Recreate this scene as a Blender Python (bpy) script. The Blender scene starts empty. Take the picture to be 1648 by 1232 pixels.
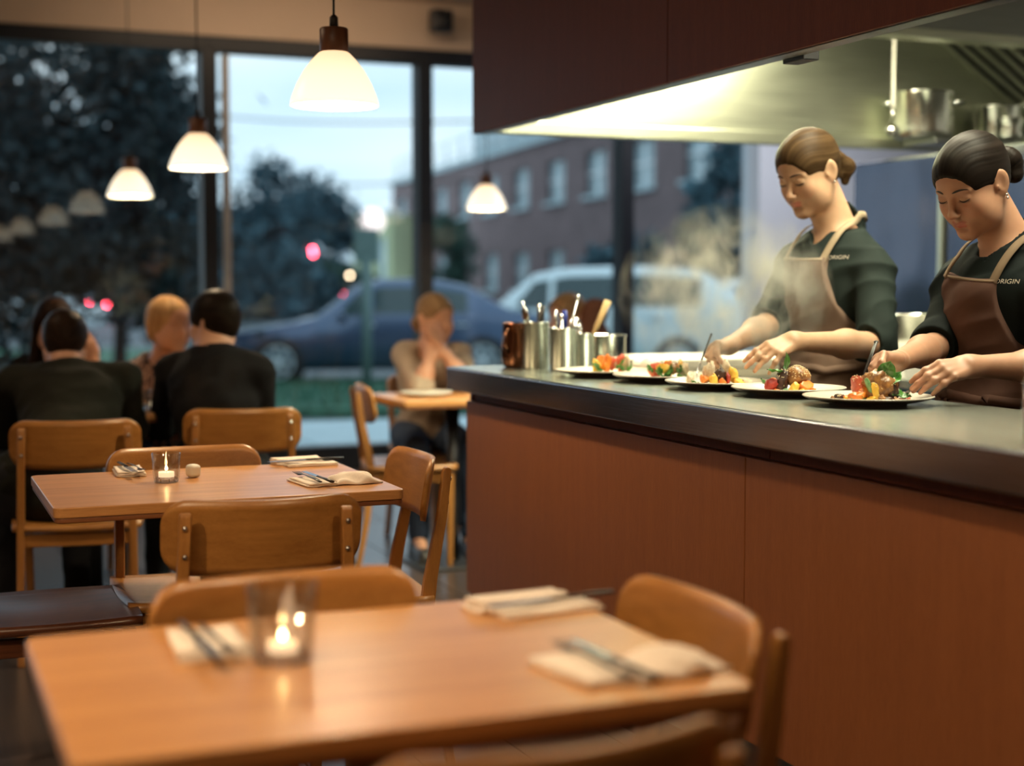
import bpy, bmesh, math, random
import numpy as np
from mathutils import Vector, Matrix, Euler

PI = math.pi
R = math.radians
random.seed(7)
SC = bpy.context.scene
COL = SC.collection

# ------------------------------------------------------------------ camera, world, lights, exposure
CAM_Z = 1.25
TH = math.atan(158 / 2400)                    # pitch down
AL = math.atan(0.4129 / 1.0022)               # yaw to the right of +Y (Y runs along the counter, X towards the kitchen)
cam_d = bpy.data.cameras.new('camera')
cam = bpy.data.objects.new('camera', cam_d)
COL.objects.link(cam)
cam.location = (0, 0, CAM_Z)
cam.rotation_euler = (PI / 2 - TH, 0, -AL)
cam_d.sensor_width = 36
cam_d.lens = 36 * 2400 / 1648
cam_d.clip_start = 0.05
cam_d.clip_end = 400
cam_d.dof.use_dof = True
cam_d.dof.focus_distance = 3.62
cam_d.dof.aperture_fstop = 1.55
SC.camera = cam

SC.view_settings.view_transform = 'Standard'
SC.view_settings.look = 'None'
SC.view_settings.exposure = 0.5
SC.view_settings.gamma = 1.0
SC.view_settings.use_curve_mapping = False
SC.cycles.max_bounces = 8
SC.cycles.transparent_max_bounces = 12
SC.cycles.caustics_reflective = False
SC.cycles.caustics_refractive = False
SC.cycles.sample_clamp_indirect = 4.0
SC.cycles.use_denoising = True
SC.cycles.volume_step_rate = 2.0
SC.cycles.volume_max_steps = 64

# dusk sky: pale blue grey, a little warmer and lighter in soft cloud banks
world = bpy.data.worlds.new('world')
SC.world = world
world.use_nodes = True
nt = world.node_tree
for n in list(nt.nodes): nt.nodes.remove(n)
wo = nt.nodes.new('ShaderNodeOutputWorld'); bg = nt.nodes.new('ShaderNodeBackground')
tc = nt.nodes.new('ShaderNodeTexCoord'); mp = nt.nodes.new('ShaderNodeMapping')
mp.inputs['Scale'].default_value = (1.2, 1.2, 5.0)
nz = nt.nodes.new('ShaderNodeTexNoise'); nz.inputs['Scale'].default_value = 2.2; nz.inputs['Detail'].default_value = 3
cr = nt.nodes.new('ShaderNodeValToRGB')
cr.color_ramp.elements[0].position = 0.35; cr.color_ramp.elements[0].color = (0.33, 0.47, 0.57, 1)
cr.color_ramp.elements[1].position = 0.70; cr.color_ramp.elements[1].color = (0.62, 0.69, 0.72, 1)
nt.links.new(tc.outputs['Generated'], mp.inputs['Vector']); nt.links.new(mp.outputs['Vector'], nz.inputs['Vector'])
nt.links.new(nz.outputs['Fac'], cr.inputs['Fac']); nt.links.new(cr.outputs['Color'], bg.inputs['Color'])
bg.inputs['Strength'].default_value = 1.5
nt.links.new(bg.outputs['Background'], wo.inputs['Surface'])

def light(name, kind, loc, rot, energy, color, size=None, size_y=None, radius=None, spread=None):
    d = bpy.data.lights.new(name, kind); d.energy = energy; d.color = color
    if kind == 'AREA':
        d.shape = 'RECTANGLE'; d.size = size; d.size_y = size_y or size
        if spread: d.spread = spread
    elif radius is not None:
        d.shadow_soft_size = radius
    o = bpy.data.objects.new(name, d); COL.objects.link(o)
    o.location = loc; o.rotation_euler = rot
    return o

# lamps of the canopy over the pass (two recessed strips at its far end and over the cooks)
light('canopy_light', 'AREA', (2.95, 4.95, 2.42), (R(18), 0, 0), 165, (1.0, 0.94, 0.64), 1.0, 0.35)
light('canopy_light', 'AREA', (2.62, 3.0, 2.46), (0, R(-12), 0), 60, (1.0, 0.93, 0.66), 0.4, 1.9)
# unseen fill lamps added under the dining room ceiling
light('ceiling_fill', 'AREA', (-0.6, 1.0, 3.0), (0, 0, 0), 24, (1.0, 0.70, 0.42), 1.6, 1.6)
light('ceiling_fill', 'AREA', (-0.8, 5.6, 3.0), (0, 0, 0), 13, (1.0, 0.68, 0.42), 1.2, 1.2)
light('ceiling_fill', 'AREA', (2.3, 8.7, 3.05), (R(35), 0, 0), 7, (1.0, 0.74, 0.5), 2.0, 0.3)  # added to brighten the wall strip above the windows
light('ceiling_fill', 'AREA', (5.6, 8.2, 3.0), (0, 0, 0), 34, (0.86, 0.9, 1.0), 1.2, 1.2)  # unseen cool lamp added to brighten the white column

# ------------------------------------------------------------------ placing helpers (a pixel of the photograph -> a world point)
def ray(px, py):
    u = (px - 824) / 2400; v = (616 - py) / 2400
    x, y, z = u, math.cos(TH) + v * math.sin(TH), v * math.cos(TH) - math.sin(TH)
    return Vector((x * math.cos(AL) + y * math.sin(AL), -x * math.sin(AL) + y * math.cos(AL), z)), y
def at(px, py, d):
    r, y = ray(px, py); return Vector((0, 0, CAM_Z)) + r * (d / y)
def at_z(px, py, z):
    r, y = ray(px, py); return Vector((0, 0, CAM_Z)) + r * ((z - CAM_Z) / r.z)
def at_x(px, py, X):
    r, y = ray(px, py); return Vector((0, 0, CAM_Z)) + r * (X / r.x)
def at_y(px, py, Y):
    r, y = ray(px, py); return Vector((0, 0, CAM_Z)) + r * (Y / r.y)

# ------------------------------------------------------------------ objects, parts, labels
def tag(o, label=None, cat=None, group=None, kind=None):
    if label: o['label'] = label
    if cat: o['category'] = cat
    if group: o['group'] = group
    if kind: o['kind'] = kind
    return o
def thing(name, label, cat, loc=(0, 0, 0), rz=0.0, group=None):
    o = bpy.data.objects.new(name, None); COL.objects.link(o)
    o.empty_display_size = 0.1
    o.location = loc; o.rotation_euler = (0, 0, rz)
    return tag(o, label, cat, group)
def copy_tree(o, parent=None):
    c = o.copy(); COL.objects.link(c); c.parent = parent
    for ch in list(o.children): copy_tree(ch, c)
    return c
def place(proto, used, loc, rz, label, group=None):
    o = proto if not used else copy_tree(proto)
    used.append(1)
    o.location = loc; o.rotation_euler = (0, 0, rz); o['label'] = label
    if group: o['group'] = group
    return o

class MB:
    """collects verts / faces of ONE mesh object"""
    def __init__(s): s.v = []; s.f = []; s.sm = []
    def add(s, vs, fs, smooth=False):
        b = len(s.v); s.v += [tuple(v) for v in vs]; s.f += [tuple(i + b for i in f) for f in fs]; s.sm += [smooth] * len(fs); return s
    def box(s, c, d, rot=None, taper=None):
        x, y, z = d[0] / 2, d[1] / 2, d[2] / 2
        vs = []
        for k in (-1, 1):
            t = 1 if (taper is None or k < 0) else taper
            vs += [Vector((-x * t, -y * t, k * z)), Vector((x * t, -y * t, k * z)), Vector((x * t, y * t, k * z)), Vector((-x * t, y * t, k * z))]
        if rot is not None:
            m = rot if isinstance(rot, Matrix) else Euler(rot).to_matrix()
            vs = [m @ v for v in vs]
        vs = [v + Vector(c) for v in vs]
        return s.add(vs, [(0, 3, 2, 1), (4, 5, 6, 7), (0, 1, 5, 4), (1, 2, 6, 5), (2, 3, 7, 6), (3, 0, 4, 7)])
    def bar(s, a, b, w0, d0, w1=None, d1=None, side=(1, 0, 0)):
        """tapered square bar from a to b"""
        a, b = Vector(a), Vector(b); w1 = w1 or w0; d1 = d1 or d0
        ax = (b - a).normalized(); sd = Vector(side); sd = (sd - ax * sd.dot(ax)).normalized(); up = ax.cross(sd)
        vs = []
        for p, w, d in ((a, w0, d0), (b, w1, d1)):
            for i, j in ((-1, -1), (1, -1), (1, 1), (-1, 1)): vs.append(p + sd * (i * w / 2) + up * (j * d / 2))
        return s.add(vs, [(0, 3, 2, 1), (4, 5, 6, 7), (0, 1, 5, 4), (1, 2, 6, 5), (2, 3, 7, 6), (3, 0, 4, 7)])
    def tube(s, pts, r, n=10, cap=True, flat=1.0, up=None):
        pts = [Vector(p) for p in pts]; m = len(pts)
        rr = r if isinstance(r, (list, tuple)) else [r] * m
        base = len(s.v); vs = []; nrm = None
        for i, p in enumerate(pts):
            t = (pts[min(i + 1, m - 1)] - pts[max(i - 1, 0)]).normalized()
            if nrm is None:
                nrm = Vector(up) if up is not None else (Vector((0, 0, 1)) if abs(t.z) < 0.9 else Vector((1, 0, 0)))
            nrm = (nrm - t * nrm.dot(t)).normalized(); bn = t.cross(nrm)
            for k in range(n):
                a = 2 * PI * k / n; vs.append(p + (nrm * math.cos(a) * flat + bn * math.sin(a)) * rr[i])
        fs = []
        for i in range(m - 1):
            for k in range(n):
                k2 = (k + 1) % n; fs.append((i * n + k, i * n + k2, (i + 1) * n + k2, (i + 1) * n + k))
        s.add(vs, fs, True)
        if cap:
            s.f += [tuple(base + k for k in reversed(range(n))), tuple(base + (m - 1) * n + k for k in range(n))]; s.sm += [False, False]
        return s
    def lathe(s, prof, n=32, c=(0, 0, 0), mat=None, close=False):
        c = Vector(c); vs = []; m = len(prof)
        for (r, z) in prof:
            for k in range(n):
                a = 2 * PI * k / n; v = Vector((r * math.cos(a), r * math.sin(a), z))
                if mat is not None: v = mat @ v
                vs.append(v + c)
        fs = []
        for i in range(m - 1 + (1 if close else 0)):
            j = (i + 1) % m
            for k in range(n):
                k2 = (k + 1) % n; fs.append((i * n + k, i * n + k2, j * n + k2, j * n + k))
        s.add(vs, fs, True)
        b = len(s.v) - len(vs)
        if not close:
            if prof[0][0] > 1e-6: s.f.append(tuple(b + k for k in reversed(range(n)))); s.sm.append(False)
            if prof[-1][0] > 1e-6: s.f.append(tuple(b + (m - 1) * n + k for k in range(n))); s.sm.append(False)
        return s
    def ball(s, c, r, n=14, m=9, mat=None):
        r = r if isinstance(r, (list, tuple)) else (r, r, r); c = Vector(c); vs = [Vector((0, 0, -r[2]))]
        for i in range(1, m):
            t = -PI / 2 + PI * i / m
            for k in range(n):
                a = 2 * PI * k / n; vs.append(Vector((r[0] * math.cos(t) * math.cos(a), r[1] * math.cos(t) * math.sin(a), r[2] * math.sin(t))))
        vs.append(Vector((0, 0, r[2])))
        if mat is not None: vs = [mat @ v for v in vs]
        fs = [(0, 1 + (k + 1) % n, 1 + k) for k in range(n)]
        for i in range(m - 2):
            for k in range(n):
                k2 = (k + 1) % n; fs.append((1 + i * n + k, 1 + i * n + k2, 1 + (i + 1) * n + k2, 1 + (i + 1) * n + k))
        L = len(vs) - 1; o = 1 + (m - 2) * n
        fs += [(o + k, o + (k + 1) % n, L) for k in range(n)]
        return s.add([v + c for v in vs], fs, True)
    def grid(s, fn, nu, nv, thick=None, smooth=True):
        """fn(u,v)->point on 0..1; with thick, fn2 side offset along the local normal"""
        P = [[Vector(fn(i / nu, j / nv)) for j in range(nv + 1)] for i in range(nu + 1)]
        def idx(i, j, k=0): return k * (nu + 1) * (nv + 1) + i * (nv + 1) + j
        vs = [P[i][j] for i in range(nu + 1) for j in range(nv + 1)]
        fs = [(idx(i, j), idx(i + 1, j), idx(i + 1, j + 1), idx(i, j + 1)) for i in range(nu) for j in range(nv)]
        if thick:
            off = []
            for i in range(nu + 1):
                for j in range(nv + 1):
                    a = P[min(i + 1, nu)][j] - P[max(i - 1, 0)][j]; b = P[i][min(j + 1, nv)] - P[i][max(j - 1, 0)]
                    nn = a.cross(b)
                    nn = nn.normalized() if nn.length > 1e-12 else Vector((0, 0, 1))
                    off.append(P[i][j] - nn * thick)
            vs += off
            fs += [(idx(i, j, 1), idx(i, j + 1, 1), idx(i + 1, j + 1, 1), idx(i + 1, j, 1)) for i in range(nu) for j in range(nv)]
            for i in range(nu):
                fs += [(idx(i, 0), idx(i, 0, 1), idx(i + 1, 0, 1), idx(i + 1, 0)), (idx(i, nv), idx(i + 1, nv), idx(i + 1, nv, 1), idx(i, nv, 1))]
            for j in range(nv):
                fs += [(idx(0, j), idx(0, j + 1), idx(0, j + 1, 1), idx(0, j, 1)), (idx(nu, j), idx(nu, j, 1), idx(nu, j + 1, 1), idx(nu, j + 1))]
        return s.add(vs, fs, smooth)
    def prism(s, outline, z0, z1, mat=None):
        n = len(outline); vs = [Vector((x, y, z0)) for x, y in outline] + [Vector((x, y, z1)) for x, y in outline]
        if mat is not None: vs = [mat @ v for v in vs]
        return s.add(vs, [tuple(reversed(range(n))), tuple(range(n, 2 * n))] + [(i, (i + 1) % n, n + (i + 1) % n, n + i) for i in range(n)])
    def build(s, name, mat, parent=None, loc=None, bevel=None, sub=None, seg=2):
        me = bpy.data.meshes.new(name); me.from_pydata(s.v, [], s.f); me.update()
        me.polygons.foreach_set('use_smooth', s.sm if bevel is None else [True] * len(s.f))
        if mat is not None: me.materials.append(mat)
        o = bpy.data.objects.new(name, me); COL.objects.link(o)
        if parent is not None: o.parent = parent
        if loc is not None: o.location = loc
        if bevel:
            b = o.modifiers.new('bevel', 'BEVEL'); b.width = bevel; b.segments = seg; b.limit_method = 'ANGLE'; b.angle_limit = R(35)
            b.harden_normals = True
        if sub:
            b = o.modifiers.new('sub', 'SUBSURF'); b.levels = sub; b.render_levels = sub
        return o
def rrect(w, d, r, n=5, cx=0, cy=0):
    out = []
    for sx, sy, a0 in ((1, 1, 0), (-1, 1, 90), (-1, -1, 180), (1, -1, 270)):
        for k in range(n + 1):
            a = R(a0 + 90 * k / n); out.append((cx + sx * (w / 2 - r) + r * math.cos(a), cy + sy * (d / 2 - r) + r * math.sin(a)))
    return out

# ------------------------------------------------------------------ materials
def new_mat(name):
    m = bpy.data.materials.new(name); m.use_nodes = True
    return m, m.node_tree, m.node_tree.nodes['Principled BSDF']
def ramp(nt, fac, stops):
    r = nt.nodes.new('ShaderNodeValToRGB')
    while len(r.color_ramp.elements) < len(stops): r.color_ramp.elements.new(0.5)
    for e, (p, c) in zip(r.color_ramp.elements, stops): e.position = p; e.color = (*c, 1)
    nt.links.new(fac, r.inputs['Fac']); return r.outputs['Color']
def tex_noise(nt, scale, stretch=(1, 1, 1), detail=4, coord='Object', rough=0.5):
    t = nt.nodes.new('ShaderNodeTexCoord'); m = nt.nodes.new('ShaderNodeMapping'); m.inputs['Scale'].default_value = stretch
    n = nt.nodes.new('ShaderNodeTexNoise'); n.inputs['Scale'].default_value = scale; n.inputs['Detail'].default_value = detail
    n.inputs['Roughness'].default_value = rough
    nt.links.new(t.outputs[coord], m.inputs['Vector']); nt.links.new(m.outputs['Vector'], n.inputs['Vector'])
    return n.outputs['Fac']
def add_bump(nt, b, fac, strength=0.2, dist=0.002):
    n = nt.nodes.new('ShaderNodeBump'); n.inputs['Strength'].default_value = strength; n.inputs['Distance'].default_value = dist
    nt.links.new(fac, n.inputs['Height']); nt.links.new(n.outputs['Normal'], b.inputs['Normal'])
def mat_plain(name, c, rough=0.5, metal=0.0, spec=0.5, var=0.12, scale=20, bump=0.0, coat=0.0, sub=0.0, sheen=0.0, bdist=0.002):
    m, nt, b = new_mat(name)
    f = tex_noise(nt, scale)
    lo = tuple(max(0, x * (1 - var)) for x in c); hi = tuple(min(1, x * (1 + var)) for x in c)
    nt.links.new(ramp(nt, f, [(0.3, lo), (0.7, hi)]), b.inputs['Base Color'])
    b.inputs['Roughness'].default_value = rough; b.inputs['Metallic'].default_value = metal
    b.inputs['Specular IOR Level'].default_value = spec; b.inputs['Coat Weight'].default_value = coat
    if sheen: b.inputs['Sheen Weight'].default_value = sheen
    if sub:
        b.inputs['Subsurface Weight'].default_value = sub; b.inputs['Subsurface Radius'].default_value = (0.012, 0.005, 0.003); b.inputs['Subsurface Scale'].default_value = 0.6
    if bump: add_bump(nt, b, f, bump, bdist)
    return m
def mat_wood(name, dark, light_, along='X', scale=6.0, rough=0.35, bump=0.05, coat=0.0, coat_rough=0.2, fleck=0.5):
    m, nt, b = new_mat(name)
    st = {'X': (1, 14, 14), 'Y': (14, 1, 14), 'Z': (14, 14, 1)}[along]
    f1 = tex_noise(nt, scale * 0.5, st, 3); f2 = tex_noise(nt, scale * 5, tuple(s * 1.0 if s > 1 else 0.9 for s in st), 6, rough=0.7)
    mx = nt.nodes.new('ShaderNodeMix'); mx.data_type = 'FLOAT'; mx.inputs['Factor'].default_value = fleck
    nt.links.new(f1, mx.inputs['A']); nt.links.new(f2, mx.inputs['B'])
    nt.links.new(ramp(nt, mx.outputs['Result'], [(0.34, dark), (0.66, light_)]), b.inputs['Base Color'])
    b.inputs['Roughness'].default_value = rough; b.inputs['Coat Weight'].default_value = coat; b.inputs['Coat Roughness'].default_value = coat_rough
    add_bump(nt, b, mx.outputs['Result'], bump, 0.001)
    return m
def mat_steel(name, c=(0.55, 0.56, 0.54), rough=0.28, along='X', wave=0.0, var=0.12):
    m, nt, b = new_mat(name)
    st = {'X': (1, 60, 60), 'Y': (60, 1, 60), 'Z': (60, 60, 1)}[along]
    f = tex_noise(nt, 5, st, 3)
    lo = tuple(x * (1 - var) for x in c); hi = tuple(min(1, x * (1 + var)) for x in c)
    nt.links.new(ramp(nt, f, [(0.3, lo), (0.7, hi)]), b.inputs['Base Color'])
    b.inputs['Metallic'].default_value = 1.0
    mr = nt.nodes.new('ShaderNodeMapRange'); mr.inputs['To Min'].default_value = rough * 0.8; mr.inputs['To Max'].default_value = rough * 1.25
    nt.links.new(f, mr.inputs['Value']); nt.links.new(mr.outputs['Result'], b.inputs['Roughness'])
    if wave:
        f2 = tex_noise(nt, 2.2, (1, 1, 1), 1); add_bump(nt, b, f2, wave, 0.03)
    return m
def mat_emit(name, c, s, rough=0.4):
    m, nt, b = new_mat(name)
    b.inputs['Base Color'].default_value = (*c, 1); b.inputs['Emission Color'].default_value = (*c, 1)
    b.inputs['Emission Strength'].default_value = s; b.inputs['Roughness'].default_value = rough
    return m
def mat_glass(name, tint=(1, 1, 1), f0=0.03, rough=0.0):
    """thin clear glass: fresnel mirror over see-through"""
    m = bpy.data.materials.new(name); m.use_nodes = True; nt = m.node_tree
    for n in list(nt.nodes): nt.nodes.remove(n)
    o = nt.nodes.new('ShaderNodeOutputMaterial'); mix = nt.nodes.new('ShaderNodeMixShader'); lw = nt.nodes.new('ShaderNodeLayerWeight'); lw.inputs['Blend'].default_value = 0.5
    pw = nt.nodes.new('ShaderNodeMath'); pw.operation = 'POWER'; pw.inputs[1].default_value = 4.0; fr = nt.nodes.new('ShaderNodeMath'); fr.operation = 'MULTIPLY_ADD'
    fr.inputs[1].default_value = 0.9; fr.inputs[2].default_value = f0; nt.links.new(lw.outputs['Facing'], pw.inputs[0]); nt.links.new(pw.outputs[0], fr.inputs[0])
    tr = nt.nodes.new('ShaderNodeBsdfTransparent'); gl = nt.nodes.new('ShaderNodeBsdfGlossy')
    tr.inputs['Color'].default_value = (*tint, 1); gl.inputs['Roughness'].default_value = rough
    nt.links.new(fr.outputs[0], mix.inputs[0]); nt.links.new(tr.outputs[0], mix.inputs[1]); nt.links.new(gl.outputs[0], mix.inputs[2]); nt.links.new(mix.outputs[0], o.inputs['Surface'])
    return m
def mat_vcol(name, rough=0.45, sub=0.0, bump=0.0, bscale=300, spec=0.5, mul=(1, 1, 1), coat=0.0):
    m, nt, b = new_mat(name)
    a = nt.nodes.new('ShaderNodeAttribute'); a.attribute_name = 'col'
    f = tex_noise(nt, 40, detail=3)
    mx = nt.nodes.new('ShaderNodeMix'); mx.data_type = 'RGBA'; mx.blend_type = 'MULTIPLY'; mx.inputs['Factor'].default_value = 0.35
    g = ramp(nt, f, [(0.3, tuple(0.75 * x for x in mul)), (0.7, (1, 1, 1))])
    nt.links.new(a.outputs['Color'], mx.inputs['A']); nt.links.new(g, mx.inputs['B']); nt.links.new(mx.outputs['Result'], b.inputs['Base Color'])
    b.inputs['Roughness'].default_value = rough; b.inputs['Specular IOR Level'].default_value = spec; b.inputs['Coat Weight'].default_value = coat
    if sub:
        b.inputs['Subsurface Weight'].default_value = sub; b.inputs['Subsurface Radius'].default_value = (0.010, 0.004, 0.002); b.inputs['Subsurface Scale'].default_value = 0.5
    if bump: add_bump(nt, b, tex_noise(nt, bscale, detail=2), bump, 0.0006)
    return m

M = {}
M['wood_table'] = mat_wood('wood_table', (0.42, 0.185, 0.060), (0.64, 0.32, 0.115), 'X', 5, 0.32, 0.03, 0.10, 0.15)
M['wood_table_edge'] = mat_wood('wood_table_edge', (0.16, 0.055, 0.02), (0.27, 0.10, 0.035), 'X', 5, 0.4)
M['wood_chair'] = mat_wood('wood_chair', (0.26, 0.105, 0.022), (0.44, 0.20, 0.050), 'X', 7, 0.36, 0.04, 0.15)
M['wood_leg'] = mat_wood('wood_leg', (0.26, 0.105, 0.024), (0.42, 0.19, 0.050), 'Z', 7, 0.36, 0.04, 0.15)
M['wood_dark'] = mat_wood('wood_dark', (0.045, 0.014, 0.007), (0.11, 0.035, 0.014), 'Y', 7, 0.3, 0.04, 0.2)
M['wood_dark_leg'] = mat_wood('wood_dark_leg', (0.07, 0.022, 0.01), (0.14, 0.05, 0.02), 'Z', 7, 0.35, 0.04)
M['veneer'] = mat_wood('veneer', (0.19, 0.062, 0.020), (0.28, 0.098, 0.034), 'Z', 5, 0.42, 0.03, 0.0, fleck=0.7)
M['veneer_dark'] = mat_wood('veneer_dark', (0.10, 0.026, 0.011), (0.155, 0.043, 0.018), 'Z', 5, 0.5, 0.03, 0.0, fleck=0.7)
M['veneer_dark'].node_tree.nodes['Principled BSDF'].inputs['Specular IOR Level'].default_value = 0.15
M['shadow_gap'] = mat_plain('shadow_gap', (0.012, 0.008, 0.006), 0.8)
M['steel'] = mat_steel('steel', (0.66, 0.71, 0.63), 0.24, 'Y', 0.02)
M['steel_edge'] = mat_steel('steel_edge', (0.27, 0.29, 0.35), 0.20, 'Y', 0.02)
M['steel_hood'] = mat_steel('steel_hood', (0.50, 0.52, 0.42), 0.34, 'X', 0.1)
M['steel_dark'] = mat_steel('steel_dark', (0.24, 0.25, 0.24), 0.36, 'X')
M['steel_fridge'] = mat_steel('steel_fridge', (0.11, 0.115, 0.145), 0.16, 'Z', 0.5)
M['steel_pot'] = mat_steel('steel_pot', (0.66, 0.67, 0.62), 0.2, 'X')
M['copper'] = mat_steel('copper', (0.17, 0.075, 0.045), 0.18, 'X')
M['plaster'] = mat_plain('plaster', (0.62, 0.48, 0.36), 0.85, var=0.03, scale=3)
M['white_wall'] = mat_plain('white_wall', (0.72, 0.74, 0.78), 0.8, var=0.03, scale=3)
M['frame'] = mat_plain('frame', (0.010, 0.012, 0.017), 0.45, spec=0.4)
M['alu'] = mat_plain('alu', (0.40, 0.38, 0.36), 0.5)
M['glass_pane'] = mat_glass('glass_pane', (0.95, 0.98, 0.99), 0.055)
M['glass_clear'] = mat_glass('glass_clear', (0.93, 0.93, 0.93), 0.14)
M['black'] = mat_plain('black', (0.012, 0.012, 0.014), 0.5)
M['black_metal'] = mat_plain('black_metal', (0.03, 0.03, 0.032), 0.35, metal=0.4)
M['chrome'] = mat_steel('chrome', (0.7, 0.7, 0.7), 0.12, 'X')
M['flatware'] = mat_steel('flatware', (0.20, 0.20, 0.23), 0.25, 'X')
M['linen'] = mat_plain('linen', (0.86, 0.77, 0.68), 0.9, var=0.05, scale=60, bump=0.3)
M['ceramic'] = mat_plain('ceramic', (0.72, 0.68, 0.58), 0.25, var=0.04, scale=8, coat=0.3)
M['board_white'] = mat_plain('board_white', (0.58, 0.54, 0.44), 0.6, var=0.03)
M['ceramic_white'] = mat_plain('ceramic_white', (0.80, 0.78, 0.70), 0.35, var=0.03)
M['poly_board'] = mat_plain('poly_board', (0.50, 0.46, 0.34), 0.5, var=0.03)
M['ceiling'] = mat_plain('ceiling', (0.55, 0.43, 0.32), 0.9, var=0.03, scale=3)
# ------------------------------------------------------------------ smooth bodies: distance fields turned into one closed mesh
def nrm(v):
    v = np.asarray(v, float); return v / (np.linalg.norm(v) + 1e-12)
class SDF:
    def __init__(s): s.p = []; s.post = None; s.col = []
    def copy(s):
        c = SDF(); c.p = list(s.p); c.post = s.post; c.col = list(s.col); return c
    def cap(s, a, b, ra, rb=None, k=0.012, op=1, flat=None):
        a = np.array(a, float); b = np.array(b, float); rb = ra if rb is None else rb
        s.p.append(('c', a, b, ra, rb, k, op, (a + b) / 2, np.linalg.norm(a - b) / 2 + max(ra, rb))); return s
    def ell(s, c, r, rot=None, k=0.012, op=1):
        c = np.array(c, float); r = np.array(r if np.ndim(r) else (r, r, r), float); rot = np.eye(3) if rot is None else np.array(rot, float)
        s.p.append(('e', c, r, rot, None, k, op, c, r.max())); return s
    def box(s, c, hs, rot=None, rad=0.005, k=0.006, op=1):
        c = np.array(c, float); hs = np.array(hs, float); rot = np.eye(3) if rot is None else np.array(rot, float)
        s.p.append(('b', c, hs, rot, rad, k, op, c, np.linalg.norm(hs) + rad)); return s
    def chain(s, pts, rs, k=0.008):
        for i in range(len(pts) - 1): s.cap(pts[i], pts[i + 1], rs[i], rs[i + 1], k)
        return s
    def __call__(s, P, near=None):
        d = np.full(len(P), 1.0)
        for q in s.p:
            if near is not None:
                c, rad = near
                if np.linalg.norm(q[7] - c) - q[8] > rad + 0.045: continue
            if q[0] == 'c':
                ba = q[2] - q[1]; t = np.clip(((P - q[1]) @ ba) / (ba @ ba + 1e-12), 0, 1)
                e = np.linalg.norm(P - q[1] - t[:, None] * ba, axis=1) - (q[3] + (q[4] - q[3]) * t)
            elif q[0] == 'e':
                L = (P - q[1]) @ q[3]; k0 = np.linalg.norm(L / q[2], axis=1); k1 = np.linalg.norm(L / q[2] ** 2, axis=1)
                e = k0 * (k0 - 1) / (k1 + 1e-9)
                e = np.where(k1 < 1e-6, -q[2].min(), e)
            else:
                L = np.abs((P - q[1]) @ q[3]) - q[2]
                e = np.linalg.norm(np.maximum(L, 0), axis=1) + np.minimum(L.max(axis=1), 0) - q[4]
            k = q[5]
            if q[6] > 0:
                h = np.maximum(k - np.abs(d - e), 0) / k; d = np.minimum(d, e) - h * h * k / 4
            else:
                h = np.maximum(k - np.abs(d + e), 0) / k; d = np.maximum(d, -e) + h * h * k / 4
        if s.post is not None: d = s.post(P, d)
        return d
    def grad(s, p, e=0.002):
        P = np.array([p + np.array(o) * e for o in ((1, 0, 0), (-1, 0, 0), (0, 1, 0), (0, -1, 0), (0, 0, 1), (0, 0, -1))])
        d = s(P); return nrm((d[0] - d[1], d[2] - d[3], d[4] - d[5]))
    def snap(s, p, off=0.0, it=6):
        p = np.array(p, float)
        for _ in range(it):
            g = s.grad(p); p = p - g * (s(p[None])[0] - off)
        return p
    def hit(s, o, d, off=0.0):
        o = np.array(o, float); d = nrm(d); t = 0
        for _ in range(60):
            q = s((o + d * t)[None])[0] - off
            if q < 2e-4: break
            t += q * 0.8
        return o + d * t
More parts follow.
